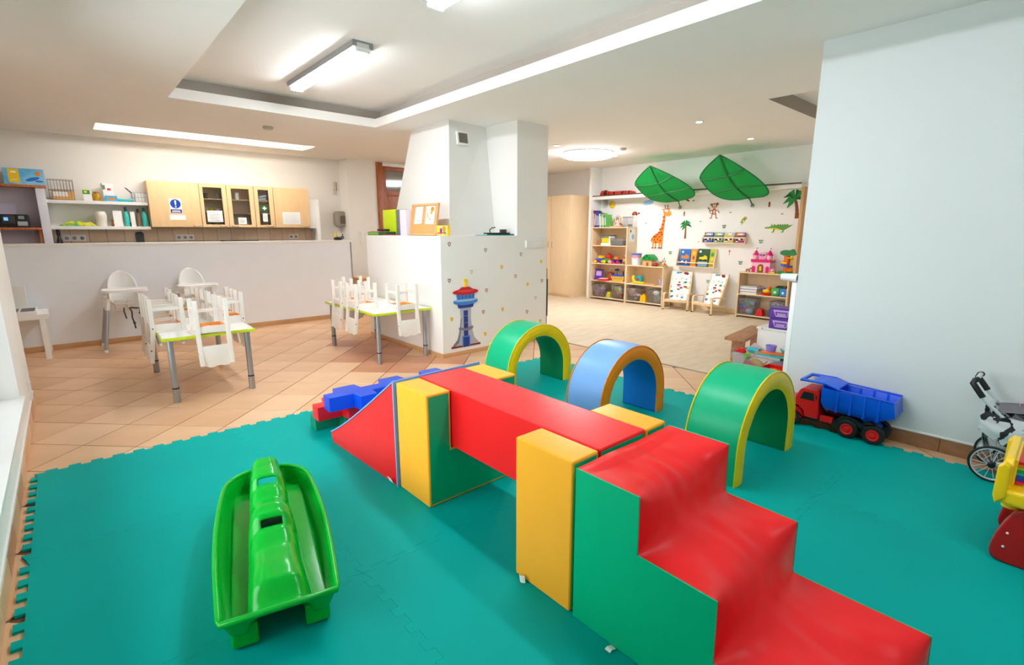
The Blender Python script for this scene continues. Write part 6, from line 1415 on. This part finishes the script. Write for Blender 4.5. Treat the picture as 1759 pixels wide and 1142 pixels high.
def palm(lab, y, z, h, s, lean=0.0, name='palm_sticker'):
    tr_ = [(lean*(k/5)**2, h*k/5) for k in range(6)]; cx, cy = tr_[-1]
    sh = [('l', IBR, tr_, [.055*s, .05*s, .045*s, .04*s, .036*s, .03*s])] + [('l', ink('bark', (110, 62, 30)), [(u-.02*s, v), (u+.02*s, v+.01)], .008*s) for u, v in tr_[1:5]]
    for k, a in enumerate((200, 160, 125, 70, 35, 350, 235)):
        a = math.radians(a); d = .16*s
        sh.append(('l', (IG, IDG)[k % 2], [(cx, cy), (cx+d*.5*math.cos(a), cy+d*.55*math.sin(a)+.03*s), (cx+d*math.cos(a), cy+d*.75*math.sin(a)-.02*s)], [.012*s, .06*s, .006*s]))
    return st(name, lab, y, z, sh)
palm('green palm tree sticker beside the giraffe', 4.94, 1.264, .24, .75)
palm('large palm tree sticker at the right end of the niche wall', 3.06, 1.594, .30, 1.15, -.05)
st('monkey_sticker', 'brown monkey sticker dancing above the narrow book rack', 4.417, 1.622,
   [('l', IMB, [(-.03, .09), (-.045, .0)], .018), ('l', IMB, [(.03, .09), (.045, .0)], .018), ('e', IMB, -.055, .003, .022, .008), ('e', IMB, .055, .003, .022, .008), ('e', IMB, 0, .115, .035, .055), ('e', IFL, .002, .11, .02, .036),
    ('l', IMB, [(.02, .14), (.07, .13), (.095, .09)], .014), ('l', IMB, [(-.02, .14), (-.07, .13), (-.10, .17)], .014), ('l', IMB, [(-.03, .08), (-.075, .09), (-.07, .13), (-.10, .12)], .009),
    ('e', IMB, .0, .215, .05, .042), ('e', IMB, -.055, .235, .022, .02), ('e', IMB, .055, .245, .022, .02), ('e', IFL, .005, .20, .034, .025), ('e', IW, -.012, .225, .012, .012), ('e', IW, .018, .226, .012, .012), ('e', IK, -.010, .224, .004, .004), ('e', IK, .02, .225, .004, .004), ('l', IK, [(-.015, .192), (.005, .186), (.025, .194)], .004), ('e', IK, -.105, .178, .010, .010)])
st('crocodile_sticker', 'long green crocodile sticker at the right of the niche wall', 3.32, 1.385,
   [('p', ICG, [(-.21, .075), (-.20, .055), (-.08, .045), (.0, .03), (.10, .035), (.16, .07), (.22, .115), (.15, .105), (.05, .105), (-.04, .11), (-.07, .13), (-.11, .125), (-.12, .09)]),
    ('p', IY, [(-.20, .055), (-.08, .045), (.0, .03), (.05, .035), (-.02, .06), (-.08, .065)]), ('e', IW, -.085, .115, .014, .014), ('e', IK, -.088, .114, .005, .005), ('l', ICG, [(-.06, .05), (-.07, .0), (-.10, .0)], [.03, .02, .014]), ('l', ICG, [(.08, .05), (.075, .0), (.045, .0)], [.03, .02, .014]),
    ('e', IDG, -.20, .072, .008, .006)] + [('p', IDG, [(-.02+.035*k, .107), (-.005+.035*k, .125), (.01+.035*k, .106)]) for k in range(5)])
st('parrot_sticker', 'small green parrot sticker left of the crocodile', 3.891, 1.525,
   [('e', ICG, 0, .05, .028, .05, -.4), ('e', IY, .005, .04, .016, .03, -.4), ('e', IO, .025, .10, .02, .018), ('p', IR, [(.04, .105), (.058, .095), (.042, .09)]), ('e', IW, .03, .105, .006, .006), ('l', IG, [(.02, .06), (.06, .09)], [.02, .006]), ('l', IG, [(-.015, .02), (-.055, .02)], [.02, .006]), ('l', ILB, [(-.01, .01), (-.03, -.03)], [.016, .006])])
st('beetle_sticker', 'small dark red turtle sticker left of the giraffe head', 6.059, 1.715, [('p', ink('shell_red', (150, 50, 40)), [(-.08, .0), (.06, .0)] + arc(-.01, .0, .07, 0, 180, 10, .07)), ('e', IBR, .085, .03, .025, .018), ('r', IBR, -.06, -.04, -.015, .0), ('r', IBR, .025, .045, -.015, .0), ('e', IO, -.01, .03, .018, .014), ('e', IK, .093, .034, .004, .004)])
st('sun_sticker', 'round yellow sun sticker at the left of the niche wall', 6.631, 1.935, [('e', ink('sun_rim', (205, 185, 30)), 0, 0, .075, .075), ('e', IY, 0, 0, .058, .058)])
st('cloud_sticker', 'light blue cloud sticker below the left leaf canopy', 5.769, 1.945, [('e', ILB, 0, 0, .11, .045), ('e', ILB, .05, .015, .07, .045), ('e', ILB, -.05, -.012, .07, .035)])
st('cloud_sticker', 'light blue cloud sticker mostly behind the right leaf canopy', 3.984, 1.945, [('e', ILB, 0, 0, .10, .04), ('e', ILB, -.04, .012, .06, .04)])
def bug(lab, y, z, m): return st('beetle_sticker', lab, y, z, [('e', m, 0, 0, .018, .038), ('e', IK, 0, .035, .012, .012), ('e', IO, 0, -.005, .007, .016)])
bug('small brown beetle sticker between the giraffe and the left canopy stem', 4.988, 1.706, IBR)
bug('small brown beetle sticker below the right leaf canopy', 3.492, 1.818, IMA)
def sprout(lab, y, z, m=IDG): return st('plant_sticker', lab, y, z, [('l', m, [(0, -.035), (0, .035)], .006), ('e', m, -.02, .012, .018, .009, -.5), ('e', m, .02, .012, .018, .009, .5), ('e', m, -.016, -.018, .016, .008, -.5), ('e', m, .016, -.018, .016, .008, .5)])
sprout('tiny dark green plant sticker above the narrow book rack', 4.213, 1.48)
sprout('tiny dark green plant sticker right of the giraffe feet', 5.225, 1.0)
sprout('tiny dark green plant sticker left of the toy castle', 3.875, .871)
sprout('tiny green grass sticker above the toy castle', 3.57, 1.235, IG)
sprout('tiny teal grass sticker between the two armchairs', 4.428, .513, ink('teal', (70, 140, 140)))
st('flower_sticker', 'tiny red and brown flower sticker right of the large book rack', 4.082, 1.03, [('l', IBR, [(0, -.04), (0, .03)], .008), ('e', IR, 0, .03, .016, .018), ('e', IY, 0, .03, .006, .007)])
st('flower_sticker', 'tiny pink flower sticker left of the narrow book rack', 4.67, 1.208, [('e', IR, 0, 0, .012, .012), ('e', IW, 0, 0, .005, .005)])
def dot(lab, y, z, m): return st('leaf_sticker', lab, y, z, [('e', m, 0, 0, .022, .009, .2), ('e', m, .012, .006, .012, .006, -.6)])
dot('tiny grey green leaf sticker left of the giraffe neck', 5.801, 1.552, IGY)
dot('tiny grey leaf sticker between palm and narrow rack', 4.658, 1.569, IGY)
dot('tiny green leaf sticker right of the left canopy', 4.822, 1.94, IDG)
dot('tiny grey leaf sticker right of the monkey', 4.124, 1.712, IGY)
dot('tiny grey leaf sticker above the crocodile tail', 3.282, 1.668, IGY)
st('ladybird_sticker', 'small red and black bird sticker at the edge of the left canopy', 4.958, 1.965, [('l', IR, [(-.05, .02), (.04, -.02)], [.02, .035]), ('l', IK, [(-.02, .015), (.02, -.02)], .008), ('e', IK, .045, -.024, .012, .012)])
# ------------------------------------------------------------ stickers on the chimney block: plain tower and plain badges
YC = 4.64 - .0003
TG, TG2, TBL, TB2, TRD, TWN = ink('tower_grey', (176, 178, 190)), ink('tower_shade', (120, 122, 138)), ink('tower_blue', (70, 130, 205)), ink('tower_deep', (44, 64, 140)), ink('tower_red', (196, 40, 44)), ink('tower_brick', (140, 50, 40))
decal('tower_sticker', 'big plain tower sticker with grey shaft, blue galleries and red roof on the chimney', 'sticker', 'y', (3.39, YC, .075),
   [('p', TG, [(-.20, .02), (-.12, .10), (-.085, .22), (-.075, .34), (-.08, .46), (.08, .46), (.075, .34), (.085, .22), (.12, .10), (.20, .02)]),
    ('p', TG2, [(-.20, .02), (-.12, .10), (-.085, .22), (-.07, .34), (-.06, .34), (-.07, .2), (-.10, .06), (-.16, .02)]), ('r', TWN, -.21, .21, 0, .022),
    ('r', TB2, -.03, .03, .10, .43), ('r', TG2, -.025, .025, .20, .208), ('r', TG2, -.025, .025, .28, .288), ('r', TG2, -.025, .025, .36, .368), ('r', TBL, -.055, .055, .0, .13), ('r', TB2, -.04, .04, .0, .115),
    ('l', TG2, [(-.10, .225), (.0, .205), (.10, .225)], .03), ('p', TB2, [(-.10, .46), (.10, .46), (.125, .53), (-.125, .53)]), ('e', TBL, 0, .535, .172, .042), ('e', ILB, 0, .552, .165, .02), ('p', TBL, [(-.12, .56), (.12, .56), (.13, .645), (-.13, .645)])] +
   [('l', TB2, [(-.10+.05*k, .562), (-.108+.054*k, .64)], .006) for k in range(5)] +
   [('e', TRD, 0, .645, .178, .034), ('p', TRD, [(-.12, .66), (.12, .66), (.05, .70), (-.05, .70)]), ('e', ink('tower_red2', (226, 70, 70)), 0, .655, .12, .014), ('r', IY, -.014, .014, .70, .76), ('e', IY, 0, .77, .028, .022)])
def badge(lab, x, z, m, s=.024):
    pts = [(0, -1.15), (.6, -.6), (.85, .1), (.8, .75), (.35, .7), (0, .95), (-.35, .7), (-.8, .75), (-.85, .1), (-.6, -.6)]
    decal('badge_sticker', lab, 'sticker', 'y', (x, YC, z), [('p', m, [(a*s, b*s) for a, b in pts]), ('p', IW if m not in (IY_,) else IY, [(a*s*.62, b*s*.62) for a, b in pts]), ('p', m, [(a*s*.3, b*s*.3) for a, b in pts])])
IY_ = ink('badge_yellow', (240, 176, 50)); IGB = ink('badge_green', (70, 100, 50)); ISB = ink('badge_sand', (190, 176, 110)); IGR = ink('badge_grey', (130, 136, 150)); IPB = ink('badge_pink', (190, 90, 110)); ILP = ink('badge_lilac', (200, 160, 200))
for l, x, z, m in (('small maroon badge sticker at the top left of the chimney block', 3.186, 1.261, IMA), ('small green badge sticker in the top row of the chimney block', 3.694, 1.185, IGB), ('small grey badge sticker below the white control unit', 4.255, 1.12, IGR),
        ('small yellow badge sticker at the top right of the chimney block', 4.609, 1.015, IY_), ('small yellow badge sticker in the middle of the chimney block, upper one', 3.94, .976, IY_), ('small sand coloured badge sticker right above the tower periscope', 3.485, .943, ISB),
        ('small maroon badge sticker level with the tower top, left', 3.174, .862, IMA), ('small pink badge sticker right of the middle of the chimney block', 4.165, .854, IPB), ('small maroon badge sticker near the right edge of the chimney block', 4.628, .768, IMA),
        ('small yellow badge sticker right of the middle, below the pink one', 4.37, .74, IY_), ('small dark orange badge sticker right of the tower roof', 3.701, .713, ink('badge_rust', (150, 80, 40))), ('small lilac badge sticker near the right edge of the chimney block', 4.517, .552, ILP),
        ('small yellow badge sticker in the middle of the chimney block, lower one', 3.952, .459, IY_), ('small maroon badge sticker right of the tower shaft', 3.651, .459, IMA), ('small maroon badge sticker low at the right of the chimney block', 4.364, .386, IMA),
        ('small yellow badge sticker left of the tower shaft', 3.192, .423, IY_), ('small black badge sticker above the green arch', 4.143, .267, IK), ('small yellow badge sticker low near the right edge of the chimney block', 4.605, .238, IY_), ('small yellow badge sticker right of the tower foot', 3.674, .188, IY_)):
    badge(l, x, z, m)
